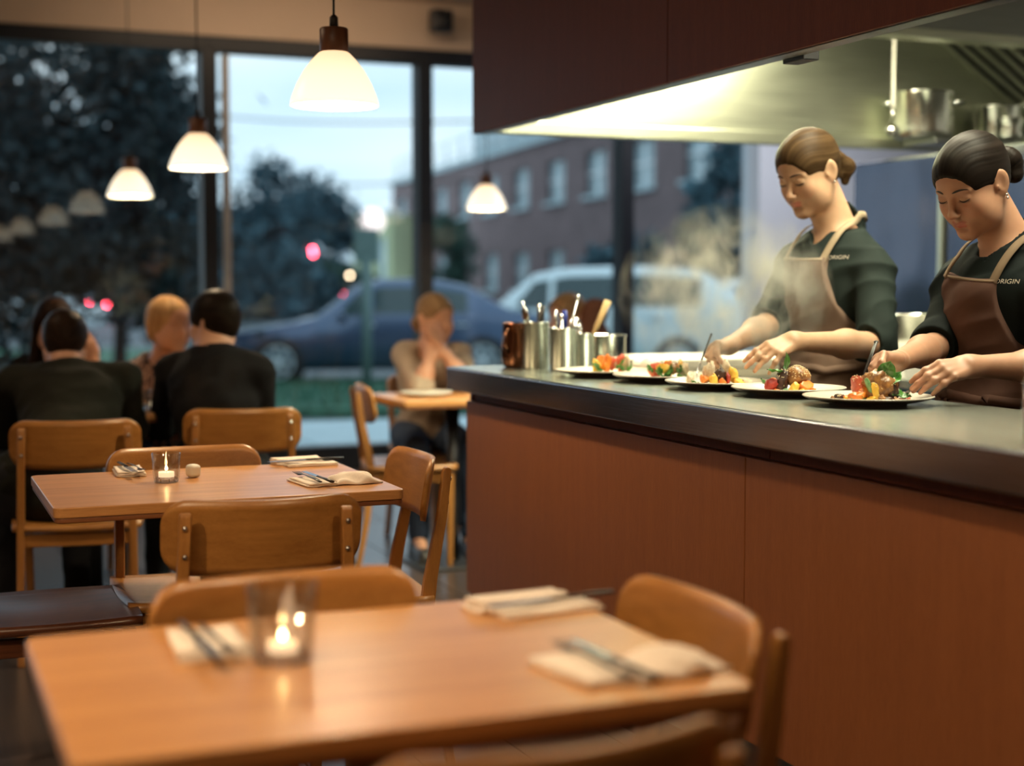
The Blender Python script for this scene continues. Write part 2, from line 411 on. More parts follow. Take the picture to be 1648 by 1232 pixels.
def sdf_mesh(f, lo, hi, h):
    lo = np.array(lo, float); hi = np.array(hi, float); B = 10
    nb = np.maximum(1, np.ceil((hi - lo) / h / B)).astype(int); n = nb * B + 1
    F = np.ones(n, dtype=np.float32)
    g = np.stack(np.meshgrid(*[np.arange(k) for k in nb], indexing='ij'), -1).reshape(-1, 3)
    C = lo + (g + 0.5) * B * h; rad = B * h * 0.8661
    dc = np.concatenate([f(C[i:i + 60000]) for i in range(0, len(C), 60000)])
    for (i, j, k) in g[dc < -rad * 1.35]:
        F[i * B:(i + 1) * B + 1, j * B:(j + 1) * B + 1, k * B:(k + 1) * B + 1] = -1
    o = np.stack(np.meshgrid(*[np.arange(B + 1)] * 3, indexing='ij'), -1).reshape(-1, 3) * h
    act = np.where(np.abs(dc) <= rad * 1.35 + 0.004)[0]
    for a in act:
        i, j, k = g[a]; P = lo + g[a] * B * h + o
        F[i * B:(i + 1) * B + 1, j * B:(j + 1) * B + 1, k * B:(k + 1) * B + 1] = f(P, (C[a], rad)).reshape(B + 1, B + 1, B + 1)
    F[0] = F[-1] = 1; F[:, 0] = F[:, -1] = 1; F[:, :, 0] = F[:, :, -1] = 1
    S = (F < 0).astype(np.int8)
    c = sum(S[i:n[0] - 1 + i, j:n[1] - 1 + j, k:n[2] - 1 + k] for i in (0, 1) for j in (0, 1) for k in (0, 1))
    ce = np.argwhere((c > 0) & (c < 8)); m = n - 1
    key = (ce[:, 0] * m[1] + ce[:, 1]) * m[2] + ce[:, 2]
    acc = np.zeros((len(ce), 3)); cnt = np.zeros(len(ce))
    cor = [(0, 0, 0), (1, 0, 0), (0, 1, 0), (1, 1, 0), (0, 0, 1), (1, 0, 1), (0, 1, 1), (1, 1, 1)]
    V = {q: F[ce[:, 0] + q[0], ce[:, 1] + q[1], ce[:, 2] + q[2]] for q in cor}
    for q in cor:
        for ax in range(3):
            if q[ax] == 0:
                r = list(q); r[ax] = 1; r = tuple(r); a, b = V[q], V[r]; x = (a < 0) != (b < 0)
                t = np.where(x, a / (a - b + 1e-12), 0); p = np.tile(np.array(q, float), (len(ce), 1)); p[:, ax] = t
                acc[x] += p[x]; cnt[x] += 1
    vs = lo + (ce + acc / cnt[:, None]) * h
    quads = []
    for ax in range(3):
        e = np.zeros(3, int); e[ax] = 1; u = np.zeros(3, int); u[(ax + 1) % 3] = 1; w = np.zeros(3, int); w[(ax + 2) % 3] = 1
        a = V[(0, 0, 0)] < 0; b = V[tuple(e)] < 0; x = np.where(a != b)[0]
        base = ce[x]; ids = []
        for dd in (0 * u, -u, -u - w, -w):
            q = base + dd; kk = (q[:, 0] * m[1] + q[:, 1]) * m[2] + q[:, 2]; ids.append(np.searchsorted(key, kk))
        Q = np.stack(ids, 1); flip = ~a[x]; Q[flip] = Q[flip][:, ::-1]; quads.append(Q)
    return vs, np.concatenate(quads)
def np_mesh(name, vs, quads, mat, parent=None, origin=None, col=None, smooth=True):
    me = bpy.data.meshes.new(name)
    if origin is not None: vs = vs - np.array(origin)
    nq = quads.shape[1]
    me.vertices.add(len(vs)); me.vertices.foreach_set('co', vs.astype(np.float32).ravel())
    me.loops.add(quads.size); me.loops.foreach_set('vertex_index', quads.astype(np.int32).ravel())
    me.polygons.add(len(quads)); me.polygons.foreach_set('loop_start', np.arange(0, quads.size, nq, dtype=np.int32))
    me.polygons.foreach_set('use_smooth', np.full(len(quads), smooth))
    me.update(calc_edges=True); me.validate()
    if col is not None:
        a = me.color_attributes.new('col', 'FLOAT_COLOR', 'POINT')
        c4 = np.ones((len(vs), 4), np.float32); c4[:, :3] = col; a.data.foreach_set('color', c4.ravel())
    me.materials.append(mat)
    o = bpy.data.objects.new(name, me); COL.objects.link(o)
    if parent is not None: o.parent = parent
    return o
def sdf_bounds(s, pad=0.02):
    lo = np.min([q[7] - q[8] for q in s.p if q[6] > 0], axis=0) - pad; hi = np.max([q[7] + q[8] for q in s.p if q[6] > 0], axis=0) + pad
    return lo, hi
def smooth_mesh(vs, quads, it=1):
    for _ in range(it):
        acc = np.zeros_like(vs); cnt = np.zeros(len(vs))
        for a, b in ((0, 1), (1, 2), (2, 3), (3, 0)):
            np.add.at(acc, quads[:, a], vs[quads[:, b]]); np.add.at(acc, quads[:, b], vs[quads[:, a]])
            np.add.at(cnt, quads[:, a], 1); np.add.at(cnt, quads[:, b], 1)
        vs = vs * 0.5 + 0.5 * acc / cnt[:, None]
    return vs
def build_sdf(name, s, mat, parent, origin, h, base_col=None, it=1):
    lo, hi = sdf_bounds(s); vs, q = sdf_mesh(s, lo, hi, h)
    if it: vs = smooth_mesh(vs, q, it)
    col = None
    if base_col is not None:
        col = np.tile(np.array(base_col, float), (len(vs), 1))
        for (c, r, cc, amt) in s.col:      # c centre, r radii (world axes via rot), cc colour
            cen, rot = c; L = ((vs - cen) @ rot) / np.array(r); w = np.clip(1.3 - np.linalg.norm(L, axis=1), 0, 0.3) / 0.3 * amt
            w = w * w * (3 - 2 * w); col = col * (1 - w[:, None]) + np.array(cc) * w[:, None]
    return np_mesh(name, vs, q, mat, parent, origin, col)

def rotm(yaw=0, pitch=0, roll=0):
    """head / body frame columns: right, forward, up. yaw 0 looks along +Y, turns to the left when positive; pitch positive looks down"""
    cy, sy = math.cos(yaw), math.sin(yaw); Z = np.array([[cy, -sy, 0], [sy, cy, 0], [0, 0, 1]])
    cp, sp = math.cos(-pitch), math.sin(-pitch); X = np.array([[1, 0, 0], [0, cp, -sp], [0, sp, cp]])
    cr, sr = math.cos(roll), math.sin(roll); Y = np.array([[cr, 0, sr], [0, 1, 0], [-sr, 0, cr]])
    return Z @ X @ Y

def head_sdf(s, c, Rm, sc=1.0, male=False, detail=True):
    T = lambda x, y, z: np.array(c) + Rm @ (np.array((x, y, z)) * sc)
    E = lambda x, y, z, r, k=0.015, op=1, rot=None: s.ell(T(x, y, z), np.array(r) * sc, Rm if rot is None else Rm @ rot, k, op)
    C = lambda a, b, ra, rb, k=0.01, op=1: s.cap(T(*a), T(*b), ra * sc, rb * sc, k, op)
    E(0, -0.012, 0.034, (0.070, 0.091, 0.078), 0.02)
    E(0, 0.034, 0.030, (0.058, 0.050, 0.062), 0.03)           # forehead
    E(0, 0.022, -0.030, (0.060, 0.058, 0.070), 0.03)          # mid face
    j = 0.006 if male else 0
    for sx in (-1, 1):
        C((sx * (0.056 + j), -0.004, -0.045), (sx * (0.044 + j), 0.022, -0.078), 0.016, 0.015, 0.03)   # jaw
        C((sx * (0.044 + j), 0.022, -0.078), (sx * 0.014, 0.064, -0.098), 0.015, 0.014, 0.03)
        E(sx * 0.036, 0.056, -0.030, (0.023, 0.020, 0.021), 0.03); E(sx * 0.040, 0.034, -0.056, (0.021, 0.030, 0.026), 0.03)                                # cheek
    E(0, 0.066, -0.098, (0.017, 0.014, 0.013), 0.02)          # chin
    E(0, 0.066, -0.064, (0.030, 0.021, 0.026), 0.02)          # mouth barrel
    if detail:
        for sx in (-1, 1):
            E(sx * 0.033, 0.090, -0.002, (0.019, 0.012, 0.012), 0.014, -1)      # socket
            C((sx * 0.010, 0.082, 0.014), (sx * 0.046, 0.070, 0.014), 0.006, 0.004, 0.012)  # brow
            E(sx * 0.032, 0.0715, -0.004, (0.0145, 0.0125, 0.0125), 0.004)      # lidded eye
            E(sx * 0.032, 0.0735, 0.0015, (0.0142, 0.0115, 0.0085), 0.003)      # upper lid
            E(sx * 0.0105, 0.0935, -0.041, (0.0065, 0.008, 0.0058), 0.005)      # nostril wing
            E(sx * 0.006, 0.0985, -0.0475, (0.003, 0.0045, 0.003), 0.003, -1)   # nostril
        C((0, 0.081, 0.004), (0, 0.098, -0.030), 0.0062, 0.0075, 0.012)         # nose bridge
        E(0, 0.1015, -0.037, (0.0088, 0.0088, 0.0078), 0.007)                   # tip
        C((0, 0.088, -0.050), (0, 0.088, -0.052), 0.006, 0.006, 0.008)
        for sx in (-1, 1):
            C((sx * 0.002, 0.0885, -0.0602), (sx * 0.018, 0.081, -0.0640), 0.0040, 0.0022, 0.004)   # upper lip
            C((0, 0.0870, -0.0700), (sx * 0.015, 0.081, -0.0670), 0.0046, 0.0024, 0.004)            # lower lip
            C((0, 0.0930, -0.0652), (sx * 0.021, 0.0835, -0.0655), 0.0011, 0.0010, 0.002, -1)       # mouth line
        E(0, 0.083, -0.0815, (0.015, 0.006, 0.004), 0.010, -1)
    else:
        C((0, 0.081, 0.004), (0, 0.100, -0.036), 0.007, 0.010, 0.012)
        for sx in (-1, 1): E(sx * 0.033, 0.088, -0.002, (0.016, 0.009, 0.009), 0.014, -1)
    for sx in (-1, 1):                                         # ears
        rr = np.array(rotm(sx * R(26), R(-8)))
        E(sx * 0.0755, -0.009, -0.004, (0.0060, 0.0195, 0.031), 0.006, 1, rr)
        E(sx * 0.0735, -0.006, -0.028, (0.0048, 0.009, 0.011), 0.006, 1, rr)
        if detail:
            E(sx * 0.083, -0.003, -0.002, (0.0065, 0.0110, 0.020), 0.004, -1, rr)
            E(sx * 0.0735, 0.006, -0.012, (0.004, 0.004, 0.006), 0.004, 1, rr)
    if detail:
        for sx in (-1, 1):
            s.col.append(((T(sx * 0.010, 0.088, -0.0615), Rm), np.array((0.011, 0.010, 0.0042)) * sc, tuple(np.array(s.skin) * (0.80, 0.42, 0.45)), 0.85))
            s.col.append(((T(sx * 0.008, 0.086, -0.0700), Rm), np.array((0.011, 0.010, 0.0048)) * sc, tuple(np.array(s.skin) * (0.88, 0.46, 0.50)), 0.85))
            s.col.append(((T(sx * 0.032, 0.083, -0.010), Rm), np.array((0.015, 0.012, 0.0035)) * sc, tuple(np.array(s.skin) * 0.35), 0.6))
            s.col.append(((T(sx * 0.040, 0.070, -0.035), Rm), np.array((0.022, 0.022, 0.018)) * sc, tuple(np.array(s.skin) * (1.05, 0.80, 0.76)), 0.45))
        s.col.append(((T(0, 0.104, -0.040), Rm), np.array((0.012, 0.012, 0.010)) * sc, tuple(np.array(s.skin) * (1.04, 0.82, 0.80)), 0.4))
    return T

def hand_sdf(s, w, d, n, side, curl=(0.3, 0.35, 0.4, 0.45), spread=(0.16, 0.04, -0.08, -0.2), thumb=(0.6, 0.5, 0.35), sc=1.0, bend=0.6, tb=None):
    """w wrist, d towards the knuckles, n out of the back of the hand, side +1 right hand / -1 left hand. returns finger tips"""
    w = np.array(w, float); d = nrm(d); n = np.array(n, float); n = nrm(n - d * (n @ d)); t = np.cross(n, d) * side
    # t points to the thumb side
    tips = []; K = 0.006
    kn = [(0.026, 0.081), (0.0085, 0.085), (-0.009, 0.081), (-0.0255, 0.073)]
    ln = [(0.040, 0.025, 0.019), (0.044, 0.028, 0.020), (0.040, 0.026, 0.019), (0.031, 0.020, 0.017)]
    rd = [(0.0095, 0.0082, 0.0072, 0.0060), (0.0097, 0.0084, 0.0074, 0.0062), (0.0092, 0.0080, 0.0070, 0.0059), (0.0084, 0.0072, 0.0063, 0.0054)]
    s.ell(w + (d * 0.046 - n * 0.004 + t * 0.000) * sc, np.array((0.033, 0.044, 0.0135)) * sc, np.stack([t, d, n], 1), 0.014)
    for i in range(4):
        a = w + (d * 0.012 + t * kn[i][0] * 0.55 - n * 0.001) * sc; k = w + (d * kn[i][1] + t * kn[i][0] - n * 0.0005 * (i == 3)) * sc
        s.cap(a, k, 0.0125 * sc, rd[i][0] * 1.08 * sc, 0.010)
        s.cap(w + (d * 0.03 + t * kn[i][0] * 0.7 + n * 0.0085) * sc, k + n * 0.0035 * sc, 0.0022 * sc, 0.0032 * sc, 0.006)   # tendons
        df = nrm(d * math.cos(spread[i]) + t * math.sin(spread[i])); p = k; ang = curl[i]; pts = [p]
        for q in range(3):
            dr = df * math.cos(ang) - n * math.sin(ang); p = p + dr * ln[i][q] * sc; pts.append(p); ang += bend * (curl[i] if q == 0 else curl[i] * 0.7) + 0.08
        s.chain(pts, [r_ * sc for r_ in rd[i]], K * 0.7)
        s.ell(pts[1] + n * 0.001, rd[i][1] * 1.07 * sc, None, 0.006)
        tips.append(pts[3])
    # thumb: from the side of the palm near its base
    b = w + (d * 0.016 + t * 0.022 - n * 0.006) * sc
    if tb is None:
        dr = nrm(t * math.sin(thumb[0]) + d * math.cos(thumb[0]) - n * thumb[2]); p1 = b + dr * 0.040 * sc
        dr2 = nrm(dr - t * thumb[1] * 0.5 - n * 0.15); p2 = p1 + dr2 * 0.033 * sc
        dr3 = nrm(dr2 - t * thumb[1] * 0.5 - n * 0.1); p3 = p2 + dr3 * 0.024 * sc
    else:
        tb = np.array(tb, float); v = tb - b; side_v = nrm(t * 0.9 + n * 0.2)
        p1 = b + v * 0.42 + side_v * 0.012 * sc; p2 = b + v * 0.76 + side_v * 0.009 * sc; p3 = tb
    s.chain([b, p1, p2, p3], [0.0155 * sc, 0.0122 * sc, 0.0103 * sc, 0.0076 * sc], 0.008)
    s.ell((b + p1) / 2 + d * 0.006 * sc - n * 0.002, np.array((0.014, 0.022, 0.012)) * sc, np.stack([t, d, n], 1), 0.016)
    tips.append(p3)
    return tips
M['skin'] = mat_vcol('skin', 0.48, 0.12, 0.08, 260)
M['skin_far'] = mat_vcol('skin_far', 0.5)
M['hair'] = mat_vcol('hair', 0.45, 0.0, 0.15, 500, 0.07)
def cloth_mat(name, c, rough=0.85, scale=60, bump=0.25, var=0.15):
    m, nt, b = new_mat(name)
    f = tex_noise(nt, 9, detail=4); g = tex_noise(nt, scale * 10, detail=2)
    nt.links.new(ramp(nt, f, [(0.3, tuple(x * (1 - var) for x in c)), (0.7, tuple(min(1, x * (1 + var)) for x in c))]), b.inputs['Base Color'])
    b.inputs['Roughness'].default_value = rough; b.inputs['Sheen Weight'].default_value = 0.0; b.inputs['Specular IOR Level'].default_value = 0.10
    bp = nt.nodes.new('ShaderNodeBump'); bp.inputs['Strength'].default_value = bump; bp.inputs['Distance'].default_value = 0.0008
    b2 = nt.nodes.new('ShaderNodeBump'); b2.inputs['Strength'].default_value = 0.9; b2.inputs['Distance'].default_value = 0.014
    t2 = nt.nodes.new('ShaderNodeTexNoise'); t2.noise_type = 'RIDGED_MULTIFRACTAL'; t2.inputs['Scale'].default_value = 5.5; t2.inputs['Detail'].default_value = 2; t2.inputs['Distortion'].default_value = 0.8
    c2 = nt.nodes.new('ShaderNodeTexCoord'); nt.links.new(c2.outputs['Object'], t2.inputs['Vector'])
    nt.links.new(t2.outputs['Fac'], b2.inputs['Height']); nt.links.new(g, bp.inputs['Height']); nt.links.new(b2.outputs['Normal'], bp.inputs['Normal']); nt.links.new(bp.outputs['Normal'], b.inputs['Normal'])
    return m
M['shirt_green'] = cloth_mat('shirt_green', (0.018, 0.026, 0.0235), 0.8)
M['shirt_dark'] = cloth_mat('shirt_dark', (0.006, 0.009, 0.009), 0.8)
M['apron_taupe'] = cloth_mat('apron_taupe', (0.20, 0.135, 0.10), 0.9)
M['apron_brown'] = cloth_mat('apron_brown', (0.10, 0.055, 0.042), 0.9)
M['strap'] = cloth_mat('strap', (0.36, 0.28, 0.19), 0.9)
M['strap_dark'] = cloth_mat('strap_dark', (0.17, 0.12, 0.08), 0.9)
M['trousers'] = cloth_mat('trousers', (0.02, 0.022, 0.026), 0.85)
M['jeans'] = cloth_mat('jeans', (0.035, 0.05, 0.085), 0.85)
M['shoe'] = mat_plain('shoe', (0.015, 0.013, 0.012), 0.4)
M['suit_black'] = cloth_mat('suit_black', (0.010, 0.010, 0.011), 0.9)
M['jacket_olive'] = cloth_mat('jacket_olive', (0.016, 0.017, 0.014), 0.9)
M['shirt_beige'] = cloth_mat('shirt_beige', (0.42, 0.33, 0.25), 0.9)
M['blouse_purple'] = cloth_mat('blouse_purple', (0.16, 0.02, 0.14), 0.8)
M['sweater_rust'] = cloth_mat('sweater_rust', (0.20, 0.09, 0.06), 0.9)
m, nt, b = new_mat('floral')
f = tex_noise(nt, 55, detail=2, rough=0.6)
nt.links.new(ramp(nt, f, [(0.42, (0.03, 0.02, 0.025)), (0.5, (0.30, 0.17, 0.13)), (0.60, (0.50, 0.36, 0.28))]), b.inputs['Base Color']); b.inputs['Roughness'].default_value = 0.85
M['floral'] = m
M['print'] = mat_plain('print', (0.50, 0.44, 0.36), 0.7)
M['brow'] = mat_plain('brow', (0.035, 0.018, 0.012), 0.7)

def wrinkle(amp, seed=0.0, sc=1.0):
    def f(P, d):
        x, y, z = P[:, 0] * sc + seed, P[:, 1] * sc, P[:, 2] * sc
        w = np.sin(21 * x + 9 * z + 2.2 * np.sin(13 * z + 7 * y)) * np.sin(17 * y - 12 * z + 1.7 * np.sin(15 * x))
        r1 = 1 - 2 * np.abs(np.sin(16 * z + 11 * y - 9 * x + 1.8 * np.sin(9 * y + 6 * z + seed)))
        r2 = 1 - 2 * np.abs(np.sin(31 * z - 14 * x + 17 * y + 2.1 * np.sin(14 * x + 11 * z)))
        return d - amp * (0.6 * np.maximum(w, -0.3) + 0.75 * r1 * np.clip(w + 0.5, 0, 1) + 0.45 * r2 * np.clip(0.6 - w, 0, 1))
    return f

def ribbon(mb, s, pts, width, off, thick=0.002, n=28, wdir=None):
    """flat band laid on the surface of s along pts"""
    pts = [np.array(p, float) for p in pts]; L = []
    for i in range(len(pts) - 1):
        for k in range(n // (len(pts) - 1) + 1): L.append(pts[i] + (pts[i + 1] - pts[i]) * k / (n // (len(pts) - 1) + 1))
    L.append(pts[-1]); Q = [s.snap(p, off) for p in L]; vs = []; G = [s.grad(q, 0.012) for q in Q]
    for i, q in enumerate(Q):
        g = G[i]; t = nrm(Q[min(i + 1, len(Q) - 1)] - Q[max(i - 1, 0)]); b = nrm(np.cross(t, g)); o = g * thick
        vs += [q - b * width / 2, q + b * width / 2, q + b * width / 2 + o, q - b * width / 2 + o]
    fs = []
    for i in range(len(Q) - 1):
        for k in range(4): fs.append((i * 4 + k, (i + 1) * 4 + k, (i + 1) * 4 + (k + 1) % 4, i * 4 + (k + 1) % 4))
    fs += [(0, 1, 2, 3), tuple((len(Q) - 1) * 4 + k for k in (3, 2, 1, 0))]
    mb.add(vs, fs, True); return Q

def hair_part(root, c, Rm, sc, col, style, h, name='hair', light_col=None, seed=1):
    s = SDF(); T = lambda x, y, z: np.array(c) + Rm @ (np.array((x, y, z)) * sc)
    E = lambda x, y, z, r, k=0.01, op=1: s.ell(T(x, y, z), np.array(r) * sc, Rm, k, op)
    pole = (0, -0.09, 0.0)
    if style in ('ponytail', 'bun'):
        E(0, -0.012, 0.037, (0.0775, 0.0985, 0.0850), 0.012); E(0, 0.034, 0.031, (0.0640, 0.0565, 0.0685), 0.02)
        E(0, -0.030, 0.000, (0.0640, 0.072, 0.074), 0.02)
        E(0, 0.126, -0.019, (0.106, 0.075, 0.086), 0.012, -1)
        for sx in (-1, 1): E(sx * 0.10, 0.042, -0.058, (0.055, 0.050, 0.062), 0.022, -1)
        E(0, 0.03, -0.105, (0.09, 0.07, 0.055), 0.004, -1)
        E(0, -0.055, -0.125, (0.10, 0.075, 0.058), 0.006, -1)
        pole = (0, -0.105, 0.0)
        if style == 'ponytail':
            s.cap(T(0, -0.085, 0.004), T(0, -0.118, -0.004), 0.020 * sc, 0.014 * sc, 0.02)
            s.cap(T(0.002, -0.118, -0.004), T(-0.004, -0.140, -0.042), 0.024 * sc, 0.027 * sc, 0.012)
            s.cap(T(-0.004, -0.140, -0.042), T(-0.004, -0.122, -0.078), 0.026 * sc, 0.012 * sc, 0.012)
            s.cap(T(-0.004, -0.120, -0.030), T(-0.010, -0.104, -0.058), 0.013 * sc, 0.006 * sc, 0.01)
        else:
            s.cap(T(0, -0.085, 0.004), T(0, -0.112, 0.0), 0.022 * sc, 0.018 * sc, 0.02)
            E(0, -0.138, -0.010, (0.036, 0.030, 0.040), 0.006)
            E(-0.012, -0.128, -0.040, (0.024, 0.022, 0.020), 0.01)
        pc = s.copy()
    elif style == 'short':
        E(0, -0.015, 0.038, (0.0840, 0.1030, 0.0930), 0.012); E(0, 0.03, 0.034, (0.070, 0.064, 0.076), 0.02); E(0, -0.038, -0.004, (0.0690, 0.072, 0.074), 0.02)
        E(0, 0.118, -0.012, (0.100, 0.066, 0.086), 0.006, -1)
        for sx in (-1, 1): E(sx * 0.10, 0.025, -0.062, (0.055, 0.045, 0.062), 0.006, -1)
        E(0, 0.03, -0.105, (0.09, 0.07, 0.055), 0.004, -1); E(0, -0.055, -0.125, (0.10, 0.085, 0.058), 0.006, -1)
    elif style == 'bob':
        E(0, -0.016, 0.036, (0.086, 0.104, 0.088), 0.012); E(0, -0.030, -0.015, (0.083, 0.080, 0.085), 0.03)
        E(0, 0.112, -0.022, (0.078, 0.066, 0.098), 0.01, -1)
    elif style == 'long':
        E(0, -0.016, 0.036, (0.084, 0.104, 0.090), 0.012)
        for sx in (-1, 1):
            s.cap(T(sx * 0.068, -0.005, 0.01), T(sx * 0.082, -0.02, -0.17), 0.026 * sc, 0.028 * sc, 0.03)
        s.cap(T(0, -0.06, 0.0), T(0, -0.07, -0.19), 0.06 * sc, 0.055 * sc, 0.03)
        E(0, 0.112, -0.032, (0.070, 0.066, 0.105), 0.01, -1)
    rnd = np.random.RandomState(seed); ph = rnd.rand(12) * 6.28; fr = np.array([7, 11, 17, 23, 31, 43, 57, 71, 90, 110, 9, 14])
    def strand(P):
        L = ((P - np.array(c)) @ Rm) / sc; q = L - np.array(pole)
        if style in ('ponytail', 'bun', 'short'): a = np.arctan2(q[:, 0], q[:, 2] + 0.02) + 0.15 * np.sin(q[:, 1] * 25)
        else: a = np.arctan2(L[:, 0], L[:, 1]) * 1.0 + 0.1 * np.sin(L[:, 2] * 30)
        v = sum(np.sin(fr[i] * a + ph[i] + 0.6 * np.sin(L[:, 1] * 30 + i)) / (1 + 0.03 * fr[i]) for i in range(10)) / 3.4
        return v
    gr = 0.0011 if h < 0.005 else 0.0015
    s.post = lambda P, d: d - gr * strand(P)
    lo, hi = sdf_bounds(s); vs, q = sdf_mesh(s, lo, hi, h)
    v = strand(vs); col = np.array(col); lc = np.array(light_col if light_col is not None else col * 1.8)
    w = np.clip(0.5 + 0.5 * v, 0, 1)[:, None]; cc = col * (1 - w) + lc * w
    o = np_mesh(name, vs, q, M['hair'], root, root.location, cc)
    return o, T

def figure(name, label, J, head_yaw, head_pitch, hair, skin=(0.56, 0.31, 0.20), shirt='shirt_green', pants='trousers', h=0.0026, hb=0.006,
           sleeve='elbow', male=False, apron=None, group=None, hands=None, head_sc=1.0, head_roll=0.0, vneck=True, sitting=False, detail=True, seed=0.0,
           stop_legs=False, props=None, bulk=1.0):
    g = {k: np.array(v, float) for k, v in J.items()}
    base = (g['pelvis'][0], g['pelvis'][1], 0.0) if not sitting else (g['pelvis'][0], g['pelvis'][1], 0.0)
    root = thing(name, label, 'person', base, 0, group)
    Rh = rotm(head_yaw, head_pitch, head_roll); hc = g['head']
    up = nrm(g['neck'] - g['pelvis']); lat = nrm(g['shR'] - g['shL']); lat = nrm(lat - up * (lat @ up)); fwd = np.cross(up, lat)
    Rb = np.stack([lat, fwd, up], 1); bk = bulk
    # ---- the body: one surface
    s = SDF(); s.skin = skin; T = head_sdf(s, hc, Rh, head_sc, male, detail)
    nb = g['neck']; nr = (0.058 if male else 0.049) * head_sc
    s.cap(T(0, -0.028, -0.055), nb + up * 0.01, nr, nr * 1.08, 0.03)
    s.cap(T(0, 0.004, -0.075), nb + fwd * 0.02, nr * 0.72, nr * 0.8, 0.03)
    for a in ('shL', 'shR'):
        s.cap(nb - up * 0.015, g[a] + up * 0.008, nr * 0.85, 0.040, 0.03)
    ch = nb * 0.45 + g['chest'] * 0.55
    s.ell(ch, (0.150 * bk, 0.085 * bk, 0.115), Rb, 0.04); s.ell(g['chest'], (0.135 * bk, 0.085 * bk, 0.15), Rb, 0.04)
    s.cap(g['chest'], g['pelvis'], 0.095 * bk, 0.10 * bk, 0.04)
    for q in ('L', 'R'):
        s.cap(g['sh' + q], g['el' + q], 0.046 * bk, 0.038, 0.03)
        s.cap(g['el' + q], g['el' + q] * 0.62 + g['wr' + q] * 0.38, 0.040, 0.037, 0.02)
        s.cap(g['el' + q] * 0.62 + g['wr' + q] * 0.38, g['wr' + q], 0.037, 0.0235, 0.03)
        hh = hands[q]; hs = SDF() if False else s
        dd = nrm(np.array(hh['d'], float)); nn = np.array(hh['n'], float)
        s.ell(g['wr' + q], np.array((0.029, 0.03, 0.021)), np.stack([nrm(np.cross(nn, dd)), dd, nrm(nn - dd * (nn @ dd))], 1), 0.02)
        hh['tips'] = hand_sdf(s, g['wr' + q], dd, nn, 1 if q == 'R' else -1, hh.get('curl', (0.3, 0.35, 0.4, 0.45)), hh.get('spread', (0.14, 0.04, -0.06, -0.18)),
                              hh.get('thumb', (0.6, 0.5, 0.35)), hh.get('sc', 0.94), hh.get('bend', 0.6), hh.get('tb'))
        s.col.append(((hh['tips'][1], Rb), np.array((0.03, 0.03, 0.03)), tuple(np.array(skin) * (1.08, 0.82, 0.80)), 0.4))
    s.ell(g['pelvis'], (0.145 * bk, 0.105 * bk, 0.10), Rb, 0.04)
    if 'knL' in g:
        for q in ('L', 'R'):
            s.cap(g['hip' + q], g['kn' + q], 0.068, 0.046, 0.03); s.cap(g['kn' + q], g['an' + q], 0.046, 0.030, 0.02)
            s.cap(g['an' + q], g['an' + q] + np.array((g['toe'][0], g['toe'][1], 0)) * 0.14 - np.array((0, 0, 0.05)), 0.030, 0.022, 0.02)
    hcol = skin
    body = build_sdf('body', s, M['skin'] if detail else M['skin_far'], root, base, h, hcol, 1)
    # ---- hair
    hp, T = hair_part(root, hc, Rh, head_sc, hair['col'], hair['style'], max(h, 0.0026), 'hair', hair.get('light'), int(seed * 10) + 3)
    if detail:
        for sx in (-1, 1):                                     # brows and lash lines laid on the face
            pts = []
            for k in range(9):
                u = k / 8; x = sx * (0.013 + 0.036 * u); z = 0.0165 + 0.006 * math.sin(u * 2.4) - 0.004 * u
                pts.append(s.hit(T(x, 0.13, z), -Rh[:, 1], 0.0002))
            mb = MB(); mb.tube([Vector(p) - Vector(base) for p in pts], [0.0009, 0.0022, 0.0027, 0.0027, 0.0025, 0.0022, 0.0017, 0.0012, 0.0006], 6)
            mb.build('eyebrow', M['brow'], root)
        for sx in (-1, 1):
            pts = []
            for k in range(9):
                u = k / 8; x = sx * (0.018 + 0.029 * u); z = -0.0065 - 0.0042 * math.sin(u * PI) + 0.001 * u
                pts.append(s.hit(T(x, 0.13, z), -Rh[:, 1], 0.0006))
            mb = MB(); mb.tube([Vector(p) - Vector(base) for p in pts], [0.0004, 0.0010, 0.0014, 0.0017, 0.0019, 0.0019, 0.0018, 0.0014, 0.0006], 6)
            mb.build('eyelash', M['brow'], root)
    # ---- shirt
    def torso_sdf(o=0.0):
        t = SDF(); t.ell(ch, (0.168 * bk + o, 0.108 * bk + o, 0.120 + o), Rb, 0.05); t.ell(g['chest'], (0.155 * bk + o, 0.115 * bk + o, 0.17), Rb, 0.05)
        t.cap(g['chest'], g['pelvis'], 0.118 * bk + o, 0.128 * bk + o, 0.05); t.ell(g['pelvis'], (0.170 * bk + o, 0.130 * bk + o, 0.13), Rb, 0.05)
        return t
    t = torso_sdf()
    for a in ('shL', 'shR'): t.cap(nb - up * 0.012 - fwd * 0.012, g[a] + up * 0.004, nr * 0.98, 0.056 * bk, 0.03)
